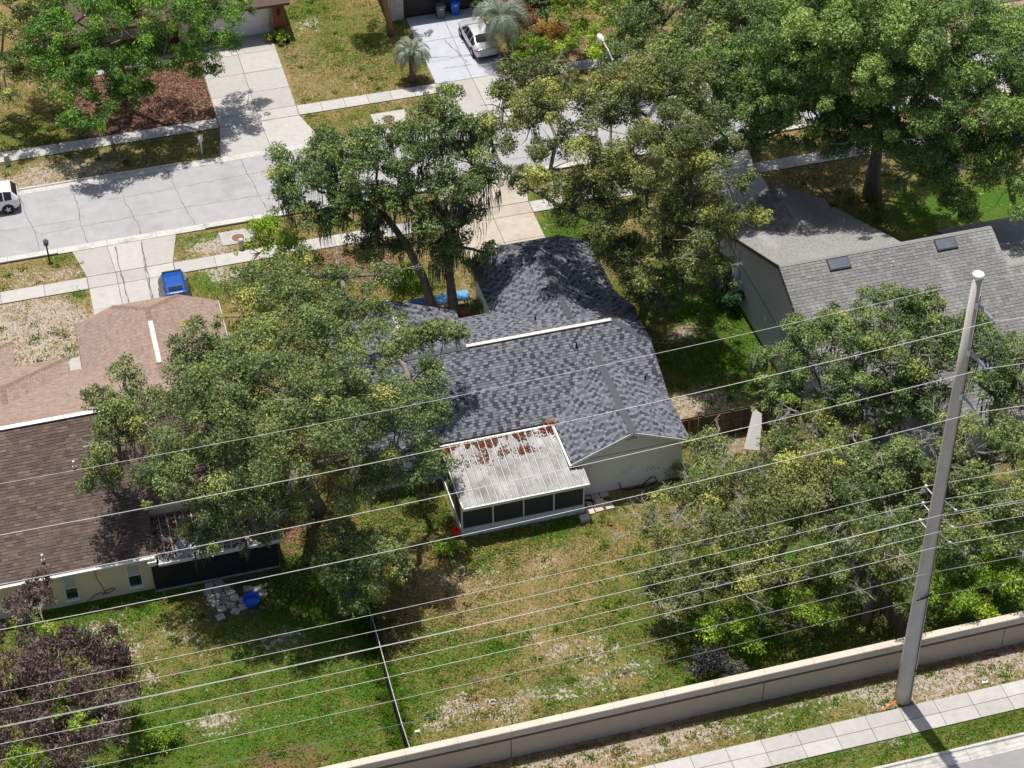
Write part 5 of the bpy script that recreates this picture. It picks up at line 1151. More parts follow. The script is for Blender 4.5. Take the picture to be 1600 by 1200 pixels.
# courtyard: blue bench panel, red planter
bp_ = thing('blue_table', 'long pale blue table top in the courtyard between oak trunks and garage', 'table', (-2.1, 7.6, 0))
MB().box(-4.15, -.55, 7.15, 8.05, .78, .84).build('table_top', M_bluepanel, bp_)
for x in (-4.0, -.75):
    for y in (7.25, 7.95): MB().bar((x, y, 0), (x, y, .78), .07, .07).build('leg', M_wood, bp_)
pl = thing('planter', 'red brick planter in the courtyard beside the garage wall', 'planter', (-1.1, 6.7, 0))
MB().box(-1.7, -.5, 6.35, 6.95, -.02, .42).build('box', M_brick, pl); MB().box(-1.62, -.58, 6.43, 6.87, .30, .424).build('soil', M_mulch, pl)
# garage flower pots across the street
for k, (x, y, r_, h, m_) in enumerate(((-6.75, 40.1, .16, .3, M_terracotta), (-6.3, 40.15, .18, .34, M_black), (-5.85, 40.05, .17, .45, M_insul), (-5.5, 39.75, .16, .3, M_black), (-6.0, 39.6, .15, .26, M_white_metal))):
    t = thing('potted_plant', ['leafy plant in terracotta pot', 'spiky plant in black pot', 'leafy plant in tall blue grey pot', 'small plant in black pot at lawn edge', 'small plant in white pot'][k]+' beside the brick pillar', 'plant', (x, y, 0), 'pots beside the brick pillar')
    MB().lathe((x, y, 0), [(r_*.7, 0), (r_, h), (r_*1.08, h+.02), (r_*.9, h), (r_*.85, h-.05)], 12).build('pot', m_, t)
    n = 90; a = rng.uniform(0, 6.28, n); rr2 = rng.uniform(0, .3, n); cc = np.stack([x+rr2*np.cos(a), y+rr2*np.sin(a), h+rng.uniform(0, .4, n)], 1)
    ax_ = rng.normal(0, .07, (n, 3)); bx_ = rng.normal(0, .04, (n, 3))
    fast_mesh('foliage', np.stack([cc-ax_, cc-bx_, cc+ax_, cc+bx_], 1).reshape(-1, 3), 4, LF_green if k % 2 else LF_lime, t, rng.uniform(0, 1, n))

# ---------------------------------------------------------------- trees
def unit(v): return v/np.maximum(np.linalg.norm(v, axis=-1, keepdims=True), 1e-9)
def foliage(lobes, dens, size, gold, rg, flat=.78, droop=0.0, aspect=.7, base=.42, spread=1.0):
    """dense little domes of leaves over the outside of every lobe; one triangle a leaf"""
    VV = []; TT = []
    for (cx_, cy_, cz_, r) in lobes:
        lt = rg.normal(base, .06)
        cm = min(.66, .27+.16*r)*spread
        nc = int(5+1.05*r*r/(cm*cm)*.78)
        d = unit(rg.normal(0, 1, (nc, 3))); d[:, 2] = np.where(d[:, 2] < -.30, -d[:, 2], d[:, 2])
        ph = rg.uniform(0, 6.28, 3); q_ = rg.uniform(0, 1, nc)
        rad = r*np.where(q_ < .62, rg.uniform(.76, 1.06, nc), np.where(q_ < .84, rg.uniform(.3, .8, nc), rg.uniform(1.05, 1.32, nc)))
        rad *= 1+.20*np.sin(d[:, 0]*3.1+ph[0])*np.sin(d[:, 1]*3.7+ph[1])+.10*np.sin(d[:, 2]*5+ph[2])
        cl = np.array([cx_, cy_, cz_])+d*rad[:, None]*np.array([1, 1, flat])
        cr = cm*np.where(q_ < .84, rg.uniform(.5, 1.3, nc), rg.uniform(.3, .65, nc))
        ct = lt+rg.normal(0, .12, nc); gm_ = rg.uniform(0, 1, nc) < gold; ct = np.where(gm_, ct+.28, ct)
        nl = np.maximum(8, dens*rg.uniform(.75, 1.3, nc)*cr*cr*6.283*1.25/(size*size*aspect*.5*1.05)).astype(int)
        ii = np.repeat(np.arange(nc), nl); n = len(ii)
        e = unit(rg.normal(0, 1, (n, 3))+np.array([0, 0, .45])); k = rg.uniform(.45, 1.12, n)**.7
        wob = 1+.35*np.sin(e[:, 0]*5+ct[ii]*40)*np.sin(e[:, 1]*6+ct[ii]*70)
        pos = cl[ii]+e*(cr[ii]*k*wob)[:, None]*np.array([1.1, 1.1, .78])
        nr = unit(e*.7+np.array([0, 0, .30])+rg.normal(0, .75, (n, 3)))
        ax_ = rg.normal(0, 1, (n, 3)); ax_[:, 2] -= droop; ax_ = unit(ax_-nr*np.sum(ax_*nr, 1, keepdims=True)*(1-min(1, droop*.4)))
        bx_ = unit(np.cross(nr, ax_)); l = size*rg.uniform(.65, 1.35, n); w = l*aspect*rg.uniform(.75, 1.2, n)
        a_ = ax_*(l/2)[:, None]; b_ = bx_*(w/2)[:, None]
        VV.append(np.stack([pos-a_-b_, pos-a_+b_, pos+a_], 1).reshape(-1, 3)); TT.append(ct[ii]+rg.normal(0, .10, n))
    return np.concatenate(VV), np.concatenate(TT)
def moss_strips(lobes, count, rg, lmin=.5, lmax=1.7):
    P = []; 
    for k in range(count):
        cx_, cy_, cz_, r = lobes[rg.integers(len(lobes))]
        d = unit(rg.normal(0, 1, 3)); d[2] = -abs(d[2])*.6
        c = np.array([cx_, cy_, cz_])+d*r*rg.uniform(.35, .95)*np.array([1, 1, .7])
        Lk = rg.uniform(lmin, lmax); m_ = rg.integers(9, 20)
        for j in range(m_):
            p = c+rg.normal(0, .16, 3); ll = Lk*rg.uniform(.4, 1.0); a = rg.uniform(0, 6.28); w = rg.uniform(.018, .045); dx_ = np.array([math.cos(a)*w, math.sin(a)*w, 0]); pr = None
            q0 = p; 
            for s in range(3):
                q1 = q0+np.array([rg.normal(0, .05), rg.normal(0, .05), -ll/3]); w0_ = 1-.28*s; w1_ = 1-.28*(s+1)
                P.append(np.stack([q0-dx_*w0_, q0+dx_*w0_, q1+dx_*w1_, q1-dx_*w1_])); q0 = q1
    return np.concatenate(P)
def twigs(mb, p, d, L_, r_, depth, rr):
    q = p+d*L_; mid = p+d*L_*.5+Vector((rr.gauss(0, .06), rr.gauss(0, .06), rr.gauss(0, .06)))*L_
    mb.tube([p, mid, q], [r_, r_*.8, r_*.5], 4, cap=False)
    if depth == 0: return
    for k in range(rr.choice((2, 3, 3))):
        nd = (d+Vector((rr.gauss(0, .6), rr.gauss(0, .6), rr.gauss(.05, .45)))).normalized()
        twigs(mb, p+(q-p)*rr.uniform(.45, 1), nd, L_*rr.uniform(.5, .75), r_*.55, depth-1, rr)
TREE_TRIS = [0]
def tree(name, label, base, lobes_px, leaf, dens=1.0, size=.16, gold=.08, moss=0, bare=0, tr=.28, fork=.36, seed=1, group=None, bark=None, cat='tree', flat=.78, droop=0., aspect=.7, tonebase=.42, via=None, mossl=(.5, 1.7), spread=1.0, world=False, twig_len=1.1):
    rg = np.random.default_rng(seed); rr = random.Random(seed); size *= .78
    base = Vector((base[0], base[1], 0))
    lobes = []
    for l in lobes_px:
        c = Vector(l[:3]) if (world or len(l) == 5) else at(l[0], l[1], l[2])
        lobes.append((c.x, c.y, c.z, l[3]))
    t = thing(name, label, cat, base, group)
    cen = sum((Vector(l[:3]) for l in lobes), Vector())/len(lobes); top = max(l[2] for l in lobes)
    fk = base+(cen-base)*fork; fk.z = max(.5, min(l[2] for l in lobes)*.75, cen.z*fork)
    fk.z = min(fk.z, cen.z*.8)
    tk = MB(); path = [base+Vector((0, 0, -.1))]
    if via: path += [Vector(v) for v in via]; fk = path.pop() if len(via) > 1 else fk
    else: path.append(base+(fk-base)*.5+Vector((rr.gauss(0, .12), rr.gauss(0, .12), 0)))
    path.append(fk)
    k = len(path); tk.tube(path, [tr*1.35]+[tr*(1.0-.3*i/(k-1)) for i in range(1, k)], 9)
    tk.build('trunk', bark or M_bark, t, smooth=True)
    # limbs: each lobe hangs on the nearest node nearer the fork
    nodes = [(fk, None)]; order = sorted(lobes, key=lambda l: (Vector(l[:3])-fk).length); par = []
    for l in order:
        c = Vector(l[:3]); best = min(range(len(nodes)), key=lambda i: (nodes[i][0]-c).length+.35*(nodes[i][0]-fk).length); par.append(best); nodes.append((c, best))
    cnt = [1]*len(nodes)
    for i in range(len(nodes)-1, 0, -1): cnt[nodes[i][1]] += cnt[i]
    lb = MB()
    for i in range(1, len(nodes)):
        c, pi_ = nodes[i]; p = nodes[pi_][0]; Ld = (c-p).length
        r0 = min(tr*.75, .045+.040*math.sqrt(cnt[i])*tr/.28); r1 = max(.025, r0*.62)
        m1 = p+(c-p)*.35+Vector((rr.gauss(0, .1), rr.gauss(0, .1), rr.gauss(.05, .06)))*Ld; m2 = p+(c-p)*.7+Vector((rr.gauss(0, .1), rr.gauss(0, .1), rr.gauss(.02, .06)))*Ld
        lb.tube([p, m1, m2, c], [r0, r0*.88, r0*.75, r1], 6, cap=False)
        lr_ = order[i-1][3]
        for k2 in range(5):
            d = Vector((rr.gauss(0, 1), rr.gauss(0, 1), rr.gauss(.25, .6))).normalized(); e = c+Vector((d.x, d.y, d.z*.75))*lr_*rr.uniform(.6, .98); mm = c+(e-c)*.5+Vector((rr.gauss(0, .12), rr.gauss(0, .12), rr.gauss(0, .1)))*lr_
            lb.tube([c, mm, e], [r1*.7, r1*.45, .012], 4, cap=False)
    lb.build('limbs', bark or M_bark, t, smooth=True)
    V, T = foliage(lobes, dens, size, gold, rg, flat, droop, aspect, tonebase, spread)
    fast_mesh('crown', V, 3, leaf, t, T); TREE_TRIS[0] += len(V)//3
    if moss:
        V = moss_strips(lobes, moss, rg, *mossl); fast_mesh('spanish_moss', V, 4, LF_moss, t, rg.uniform(0, 1, len(V)//4), 'stuff')
    if bare:
        bm_ = MB()
        for k in range(bare):
            cx_, cy_, cz_, r = lobes[rr.randrange(len(lobes))]
            d = Vector((rr.gauss(0, .7), rr.gauss(-.1, .7), abs(rr.gauss(.5, .4)))).normalized(); p = Vector((cx_, cy_, cz_))+d*r*.55
            twigs(bm_, p, d, twig_len*rr.uniform(.5, 1.05), .026, 3, rr)
        bm_.build('bare_twigs', M_twig, t, kind='stuff')
    return t
G1 = 'live oaks around the houses'
# across the street, upper left
tree('oak_tree', 'dark green oak over the mulch bed at the upper left', (-17.6, 36.5), [(120, 35, 7, 2.4), (190, 45, 8, 2.8), (260, 40, 8, 2.7), (325, 25, 7, 2.2), (345, 70, 5.4, 1.4), (150, 95, 6.5, 2.3), (215, 110, 6.2, 1.5), (110, 150, 5, 1.9), (140, 195, 4, 1.3), (175, 160, 4.6, 1.3), (60, 95, 6, 1.8), (300, 95, 5, 1.3), (325, 115, 4.4, .9), (250, -5, 8.5, 2.8), (150, -5, 8, 2.6), (360, 15, 6.5, 1.6), (75, 60, 7, 1.6), (180, 125, 5.6, 1.7), (215, 150, 4.4, 1.1), (255, 85, 6.4, 1.6), (120, 120, 5.8, 1.6)], LF_deep, 1.0, .17, .06, seed=11, group=G1)
tree('oak_tree', 'yellow green tree cut by the upper left corner', (-27.8, 36.0), [(5, 55, 6, 1.8), (20, 15, 7, 2.0), (45, 120, 4.2, 1.1), (15, 105, 5, 1.2), (60, 20, 7, 1.4), (5, 155, 3.6, 1.0)], LF_gold, .9, .17, .25, seed=12, group=G1)
# mossy pair in the courtyard
tree('oak_tree', 'left leaning mossy oak rising from the courtyard of the centre house', (-2.75, 6.5), [(470, 262, 9, 1.7), (500, 300, 8.2, 1.8), (450, 318, 8, 1.3), (540, 262, 10, 1.9), (515, 228, 10.5, 1.3), (560, 305, 8.4, 1.9), (590, 262, 10.2, 1.9), (605, 325, 7.8, 1.4), (475, 345, 7.3, 1.0), (612, 215, 11, 1.4), (440, 285, 9, 1.0), (545, 330, 7.6, 1.2), (575, 225, 11, 1.1), (590, 370, 6, 1.0), (620, 395, 5, .8), (520, 350, 6.8, 1.0), (560, 390, 5.4, .8)], LF_grey, .95, .16, .10, moss=70, tr=.26, seed=21, group=G1, via=[at(660, 430, 3.6), at(630, 375, 5.6), at(600, 335, 7.0)], mossl=(.8, 2.3))
tree('oak_tree', 'upright mossy oak rising from the courtyard beside the garage roof', (-1.75, 6.3), [(650, 250, 10, 1.8), (690, 215, 11.5, 2.1), (700, 165, 13, 1.1), (663, 195, 12, 1.2), (735, 255, 10, 1.9), (765, 285, 9, 1.3), (720, 300, 9, 1.7), (680, 310, 8.6, 1.7), (650, 340, 7.6, 1.3), (695, 350, 7.2, 1.2), (738, 195, 12, 1.0), (625, 295, 9, 1.3), (715, 385, 5.6, .9), (760, 395, 5.5, .6), (670, 380, 5.8, 1.0), (730, 345, 7, 1.1), (690, 410, 4.8, .8), (745, 420, 4.6, .6)], LF_grey, .95, .16, .08, moss=120, tr=.27, seed=22, group=G1, via=[at(702, 425, 3.4), at(708, 370, 5.6)], mossl=(.8, 2.4))
# spreading oak between centre house and street
tree('oak_tree', 'broad olive gold oak right of the centre house garage', (9.6, 5.2), [(785, 170, 10, 1.8), (830, 125, 11, 1.8), (768, 225, 9, 1.3), (830, 195, 11, 2.1), (880, 165, 12, 2.3), (930, 195, 13, 2.4), (985, 165, 13, 2.4), (1035, 150, 13, 2.2), (1085, 155, 12.5, 2.1), (860, 265, 10, 2.1), (920, 275, 11, 2.5), (990, 255, 12, 2.6), (1050, 235, 12, 2.4), (1110, 215, 13.5, 1.9), (1135, 285, 12.3, 1.6), (1080, 305, 10, 2.2), (1010, 325, 9.5, 2.4), (950, 345, 9, 1.9), (1100, 375, 9.2, 1.9), (1040, 395, 7.5, 2.1), (1150, 345, 10.4, 1.3), (985, 415, 7, 1.6), (1005, 455, 5.2, 1.2), (1125, 425, 8.2, 1.2), (828, 295, 8, 1.2), (900, 335, 8, 1.3), (960, 395, 7, 1.4), (930, 310, 9.5, 1.6), (1060, 350, 8.6, 1.8), (1000, 440, 6, 1.2), (1060, 445, 5.4, 1.2), (1030, 475, 4.2, .9)], LF_gold, 1.15, .16, .14, moss=55, bare=14, tr=.36, seed=31, group=G1)
tree('oak_tree', 'huge dark green live oak with thick trunk behind the grey house', (26.8, 11.2), [(1230, 60, 14, 3.2), (1310, 45, 16, 3.5), (1400, 55, 16, 3.5), (1480, 75, 15, 3.3), (1545, 110, 13, 2.9), (1260, 135, 11.5, 3.0), (1340, 135, 13, 3.3), (1430, 145, 12.5, 3.3), (1515, 175, 12, 3.0), (1580, 215, 10, 2.2), (1290, 200, 8.6, 2.2), (1375, 220, 8.6, 2.2), (1450, 235, 9, 2.7), (1530, 265, 8, 2.2), (1470, 300, 7, 2.1), (1430, 265, 8, 1.9), (1270, 15, 14, 2.8), (1350, -5, 15, 3.2), (1450, 15, 15, 3.2), (1585, 160, 11, 2.2), (1500, 325, 5.6, 1.3), (1300, 95, 13, 2.6), (1380, 100, 14, 2.8), (1480, 120, 12, 2.6), (1230, 100, 12, 2.2), (1330, 185, 8.6, 2.0), (1400, 195, 9, 1.8), (1560, 60, 13, 2.4), (1480, 200, 9, 1.8), (1540, 230, 8, 1.8), (1290, 90, 10, 2.6), (1340, 80, 10.5, 2.8), (1400, 100, 10, 2.6), (1250, 115, 9, 2.2), (1310, 130, 9, 2.2), (1360, 140, 9, 2.2), (1440, 110, 10, 2.4), (20.5, 14, 8.5, 2.2, 1), (23.5, 15.5, 9, 2.4, 1), (26.5, 16, 9.5, 2.4, 1), (29.5, 15.5, 9.5, 2.4, 1), (22, 18, 9.5, 2.4, 1), (25, 19, 10, 2.5, 1), (28, 19.5, 10, 2.5, 1), (32, 17, 9.5, 2.4, 1), (24.5, 12.8, 8.2, 1.8, 1), (28.5, 12.8, 8.4, 1.8, 1)], LF_green, 1.35, .17, .06, bare=26, tr=.5, seed=41, group=G1, fork=.42)
tree('oak_tree', 'grey green oak filling the top right of centre behind street lamp', (18.5, 34.5), [(985, 45, 9, 2.2), (1040, 30, 10.5, 2.6), (1100, 40, 11.5, 2.8), (1160, 50, 12, 2.8), (1030, 95, 9, 2.0), (1090, 100, 10, 2.4), (1150, 115, 10, 2.4), (1190, 5, 12, 2.8), (1110, -10, 12, 2.6), (1020, -5, 11, 2.4)], LF_grey, 1.0, .18, .06, bare=8, tr=.34, seed=42, group=G1)
tree('oak_tree', 'shady dark oak on the near verge between gold oak and huge live oak', (21.6, 18.3), [(1120, 125, 12, 2.0), (1170, 105, 13, 2.3), (1215, 145, 12, 2.0), (1160, 175, 11, 2.1), (1110, 195, 10, 1.6), (1195, 215, 9, 1.3), (1150, 235, 8.6, 1.4), (1080, 190, 11, 1.4), (1240, 175, 11, 1.7), (1270, 225, 8.6, 1.2), (1250, 110, 12, 2.0), (1180, 140, 9, 2.0), (1220, 120, 9, 2.0), (1130, 160, 9, 1.8), (1210, 185, 8, 1.6), (1100, 120, 11, 1.8), (1060, 170, 10, 1.5), (1260, 165, 9, 1.7), (19, 17, 9, 2.0, 1), (20.5, 19.5, 9.5, 2.2, 1), (18, 14.5, 8.6, 1.8, 1), (22, 13.4, 8.2, 1.8, 1), (23.5, 17.5, 9, 2.0, 1)], LF_green, 1.15, .17, .04, bare=6, tr=.28, seed=44, group=G1, tonebase=.36)
tree('oak_tree', 'green oak cut by the right edge beyond the grey house', (37, 14), [(1590, 290, 8, 2.2), (1600, 240, 9, 2.4), (1598, 130, 11, 2.2)], LF_green, .85, .18, .06, tr=.3, seed=43, group=G1)
# between the left and centre houses
tree('oak_tree', 'biggest olive oak with pale bent limbs between brown and slate roofs', (-12.7, -6.9), [(205, 640, 9, 1.7), (250, 690, 8.6, 2.1), (185, 695, 8, 1.5), (160, 640, 9, .9), (140, 615, 9, .6), (195, 585, 9.6, .8), (300, 600, 10, 2.1), (290, 545, 10.5, 1.5), (330, 660, 10, 2.4), (285, 745, 8, 2.0), (350, 735, 9, 2.2), (400, 680, 10.6, 2.5), (380, 600, 11.4, 2.4), (450, 615, 11.6, 2.6), (445, 695, 10.5, 2.5), (505, 670, 10.6, 2.4), (545, 615, 11, 2.3), (590, 640, 9.6, 2.2), (565, 700, 9, 2.2), (620, 695, 8.4, 2.0), (665, 740, 6.6, 1.4), (680, 655, 8, 1.1), (640, 600, 8.6, 1.5), (380, 795, 7, 1.8), (335, 805, 6.4, 1.5), (315, 845, 5, 1.0), (450, 785, 7, 1.6), (545, 765, 7, 1.6), (605, 755, 6.4, 1.4), (405, 840, 5, 1.0), (620, 550, 9, 1.2), (675, 525, 8, 1.1), (710, 520, 7.6, .7), (165, 750, 6.4, 1.2), (640, 520, 8.6, .9)], LF_olive, .86, .155, .10, moss=60, bare=22, tr=.45, seed=51, group=G1)
tree('oak_tree', 'olive oak in front yard left of the centre house front wing', (-9.8, 7.2), [(470, 425, 7, 1.6), (420, 445, 7.6, 1.8), (400, 495, 8.6, 2.0), (470, 485, 9, 2.2), (530, 440, 7, 1.4), (565, 475, 7.4, 1.3), (520, 510, 9, 2.0), (450, 545, 9.6, 2.1), (380, 545, 9, 1.8), (345, 570, 9, 1.2), (570, 525, 8, 1.3), (605, 430, 6, 1.0), (590, 400, 5.4, .8)], LF_olive, .86, .155, .14, moss=40, bare=8, tr=.3, seed=52, group=G1)
tree('oak_tree', 'bright yellow green young oak by the near kerb and manhole', (-10.3, 13.6), [(430, 375, 4.5, 1.3), (405, 395, 3.8, 1.0), (455, 400, 4.4, 1.2), (415, 355, 4.6, .8), (480, 420, 4.6, .9), (395, 430, 4.2, .8)], LF_lime, .85, .15, .12, tr=.14, seed=53, group=G1)
tree('oak_tree', 'small olive oak hanging over the top end of the mesh fence', (-12.4, -14.6), [(540, 855, 4.6, 1.5), (580, 875, 4.4, 1.5), (530, 905, 3.8, 1.3), (605, 860, 4, 1.0), (560, 925, 3.0, 1.1), (508, 875, 4, 1.0), (622, 890, 3.4, .8), (540, 945, 2.4, .8)], LF_olive, .9, .15, .14, tr=.16, seed=54, group=G1, bare=4)
tree('leafy_shrub', 'bright green bush in the courtyard left of blue table', (-4.6, 8.7), [(610, 440, 2.6, .9), (640, 440, 2.2, .9), (660, 455, 1.4, .6), (625, 455, 1.8, .7), (650, 425, 2.2, .5)], LF_lime, .9, .14, .05, tr=.05, seed=55, cat='shrub')
# right rear: before the grey house and along the wall
tree('oak_tree', 'mossy oak in front of the grey shingle roof left of the pole', (17.0, -14.2), [(1300, 530, 8, 1.5), (1350, 500, 9, 1.5), (1400, 490, 9.4, 1.5), (1450, 505, 9, 1.6), (1260, 520, 7.6, 1.2), (1232, 555, 6.6, 1.2), (1212, 610, 5, 1.1), (1292, 580, 7, 1.5), (1350, 555, 8, 1.7), (1420, 555, 8, 1.7), (1462, 475, 10, .7), (1330, 605, 6.6, 1.1), (1400, 600, 7, 1.2), (1190, 560, 6, .7), (1300, 505, 8.4, .8), (1330, 650, 5, 1.2), (1400, 645, 5.2, 1.2), (1450, 625, 6, 1.2), (1295, 635, 5, 1.1), (1370, 615, 6, 1.2), (1440, 590, 7, 1.3)], LF_grey, .95, .15, .12, moss=110, bare=36, tr=.26, seed=61, group=G1, mossl=(.6, 1.9))
tree('oak_tree', 'grey green oak right of the pole before the shingle roof', (22.5, -14.4), [(1500, 535, 8.6, 1.5), (1480, 580, 8, 1.7), (1540, 560, 8.4, 1.5), (1590, 590, 8, 1.6), (1550, 615, 7, 1.5), (1590, 545, 8, 1.1), (1520, 510, 9, .8), (1600, 640, 6.6, 1.4)], LF_grey, .85, .15, .10, moss=50, bare=24, tr=.26, seed=62, group=G1)
tree('oak_tree', 'sprawling olive backyard oak with bleached twigs behind the mown lawn', (10.3, -18.6), [(1060, 800, 4, 1.5), (1110, 780, 4.6, 1.7), (1170, 770, 5, 1.8), (1230, 760, 5.6, 1.9), (1290, 740, 6, 1.8), (1050, 860, 3.5, 1.3), (1110, 850, 4.6, 1.6), (1180, 840, 5, 1.8), (1250, 830, 5.6, 2.0), (1085, 920, 3, 1.3), (1150, 905, 4, 1.5), (1220, 905, 4, 1.4), (1050, 945, 2.4, .9), (1035, 895, 3, .9), (1025, 830, 3.4, .8)], LF_gold, .85, .15, .12, moss=26, bare=60, tr=.26, seed=71, group=G1)
tree('oak_tree', 'olive oak with dead twigs just left of the pole above the wall', (12.2, -22.4), [(1320, 805, 6, 1.8), (1380, 780, 6, 1.8), (1280, 880, 4.4, 1.4), (1340, 870, 5, 1.6), (1390, 845, 5.4, 1.5), (1335, 930, 3.2, 1.0), (1405, 910, 4, 1.2), (1345, 730, 6.6, 1.5), (1400, 715, 6.4, 1.4)], LF_olive, .85, .15, .14, moss=22, bare=34, tr=.24, seed=72, group=G1)
tree('oak_tree', 'dense olive oak right of the pole behind the boundary wall', (19.5, -19.5), [(1465, 730, 6.6, 1.6), (1520, 705, 7, 1.7), (1580, 720, 6.6, 1.8), (1500, 780, 5.6, 1.8), (1560, 790, 5.6, 1.8), (1590, 850, 4, 1.4), (1525, 860, 4.2, 1.6), (1465, 845, 4.6, 1.4), (1595, 665, 7, 1.2), (1480, 680, 7, 1.0)], LF_olive, .85, .15, .12, moss=26, bare=34, tr=.26, seed=73, group=G1)
tree('leafy_shrub', 'low yellow green shrub against the boundary wall left of the pole', (9.4, -22.6), [(1190, 950, 2.4, 1.1), (1250, 950, 2.6, 1.1), (1140, 965, 2.2, .9), (1290, 965, 2.0, .8), (1100, 985, 1.5, .7), (1170, 1000, 1.4, .6)], LF_lime, .75, .14, .10, tr=.08, seed=74, cat='shrub')
tree('leafy_shrub', 'green shrub against the boundary wall right of the pole', (18.6, -23.0), [(1500, 925, 2.4, 1.2), (1560, 915, 2.6, 1.3), (1595, 920, 2.4, 1.1), (1470, 945, 1.8, .9), (1530, 960, 1.4, .8)], LF_lime, .8, .14, .06, tr=.08, seed=75, cat='shrub')
tree('leafy_shrub', 'dark purple grey bush at the foot of boundary wall', (3.6, -23.7), [(1110, 1035, .9, .7), (1090, 1050, .7, .55), (1135, 1040, .7, .55)], leaf_mat('bush_leaf_purple', [(0, (.02, .02, .02)), (.5, (.055, .05, .055)), (1, (.16, .15, .14))]), .9, .14, .05, tr=.04, seed=76, cat='shrub')
tree('oak_tree', 'scrubby small oak at the right corner of white gable wall', (9.0, -11.6), [(1095, 715, 2.6, 1.0), (1135, 735, 2.6, 1.0), (1115, 695, 3.0, .7), (1165, 745, 2.6, .9)], LF_olive, .75, .14, .15, bare=22, tr=.10, seed=77, group=G1, twig_len=.8)
tree('oak_tree', 'slim oak with bleached twigs beside the leaning white board', (13.6, -11.0), [(1205, 705, 3.8, 1.1), (1240, 690, 4.2, 1.2), (1265, 650, 5, 1.1), (1290, 690, 4.6, 1.2), (1240, 735, 3.2, 1.1)], LF_olive, .75, .14, .12, moss=12, bare=26, tr=.12, seed=78, group=G1, twig_len=.9)
tree('leafy_shrub', 'round dark shrub at the wooden fence corner before grey house', (13.4, -6.0), [(1215, 625, 2.2, .8), (1200, 640, 1.6, .7), (1225, 600, 2.6, .6)], LF_green, .85, .14, .10, tr=.06, seed=79, cat='shrub')
tree('dry_leaved_tree', 'bushy tree with drooping purple brown leaves at the lower left corner', (-28.0, -18.6), [(45, 950, 3.6, 1.0), (62, 915, 4.0, .6), (30, 1010, 4, 1.5), (90, 1010, 4.2, 1.4), (150, 1040, 4, 1.4), (60, 1075, 4.6, 1.7), (130, 1105, 4.2, 1.7), (178, 1095, 3.6, 1.0), (40, 1150, 4.2, 1.7), (110, 1170, 3.8, 1.5), (168, 1160, 3.2, 1.0), (10, 1190, 3.4, 1.5), (5, 1090, 4, 1.3), (170, 1030, 3.6, .8)], LF_brown, 1.05, .28, .05, tr=.2, seed=81, droop=1.6, aspect=.36, tonebase=.5, bare=8)
tree('leafy_shrub', 'green regrowth inside the purple brown tree at lower left', (-27.6, -19.0), [(40, 975, 3.9, .55), (60, 985, 4.0, .5), (105, 1085, 4.6, .6), (90, 1105, 4.7, .5), (130, 1135, 4.6, .45), (35, 1060, 4.9, .4), (20, 1195, 4.0, .7), (70, 1190, 4.2, .5)], LF_lime, .8, .2, .12, tr=.06, seed=82, cat='shrub', aspect=.35)
tree('leafy_shrub', 'small bright green bush alone on the left lawn', (-22.7, -20.1), [(250, 1150, .35, .5), (262, 1155, .3, .45), (240, 1158, .3, .4)], LF_lime, .9, .12, .03, tr=.03, seed=83, cat='shrub')
tree('leafy_shrub', 'yellowish weed clump at the porch corner behind bucket', (-6.3, -12.0), [(700, 850, .4, .45), (712, 858, .35, .4), (690, 862, .3, .4)], LF_lime, .5, .12, .2, tr=.02, seed=84, cat='shrub')
tree('leafy_shrub', 'wispy weed on the wall at the gable corner', (6.9, -10.3), [(1060, 735, .9, .4), (1050, 742, .5, .3)], LF_olive, .4, .12, .2, tr=.02, seed=85, cat='shrub', bare=4, twig_len=.4)
tree('leafy_shrub', 'small leafy plant growing in the red brick planter', (-.8, 6.65), [(745, 480, .8, .32), (738, 484, .7, .25)], LF_green, .8, .12, .05, tr=.02, seed=86, cat='shrub')
tree('leafy_shrub', 'dark foundation shrub with blue flowers at the grey gable wall', (14.0, 5.2), [(1130, 445, 1.1, .8), (1120, 425, 1.2, .7), (1143, 465, .9, .6)], LF_darkg, .9, .14, .02, tr=.04, seed=87, cat='shrub')
# shrubs and trees across the street, top centre
tree('leafy_shrub', 'lime green shrub left of the street lamp head', (12.0, 36.0), [(905, 55, 2.6, 1.1), (925, 85, 2.2, .9), (890, 75, 2.2, .8), (940, 40, 2.8, 1.1), (960, 70, 2.4, 1.0)], LF_lime, .8, .16, .12, tr=.07, seed=91, cat='shrub')
tree('leafy_shrub', 'lime green tree at top edge above the croton', (12.2, 42), [(900, 5, 3.6, 1.6), (935, 5, 3.8, 1.6), (965, 15, 3.4, 1.2), (870, 0, 3.4, 1.2)], LF_lime, .8, .17, .10, tr=.1, seed=92, cat='shrub')
tree('leafy_shrub', 'orange leaved croton between palm and lime shrubs', (11.2, 37.2), [(858, 50, 1.6, .7), (876, 48, 1.5, .7), (850, 62, 1.2, .55)], LF_orange, .8, .18, .1, tr=.04, seed=93, cat='shrub', aspect=.4)
tree('leafy_shrub', 'red bracted shrub right behind the pindo palm', (9.7, 38.6), [(802, 14, 2.6, .8), (812, 30, 2.2, .7), (825, 22, 2.4, .8), (830, 40, 1.8, .6)], LF_red, .75, .17, .1, tr=.05, seed=94, cat='shrub')
tree('leafy_shrub', 'dark green clipped bush beside the brown garage door', (9.3, 40.0), [(755, 15, 1.3, .8), (775, 12, 1.4, .9), (790, 5, 1.6, .9)], LF_darkg, .9, .14, .02, tr=.05, seed=95, cat='shrub')
tree('leafy_shrub', 'mid green shrub under the orange croton', (10.8, 33.8), [(832, 75, 1.8, .9), (820, 62, 2.0, .8), (845, 85, 1.5, .8), (815, 95, 1.2, .7)], LF_lime, .85, .16, .05, tr=.05, seed=96, cat='shrub', tonebase=.3)
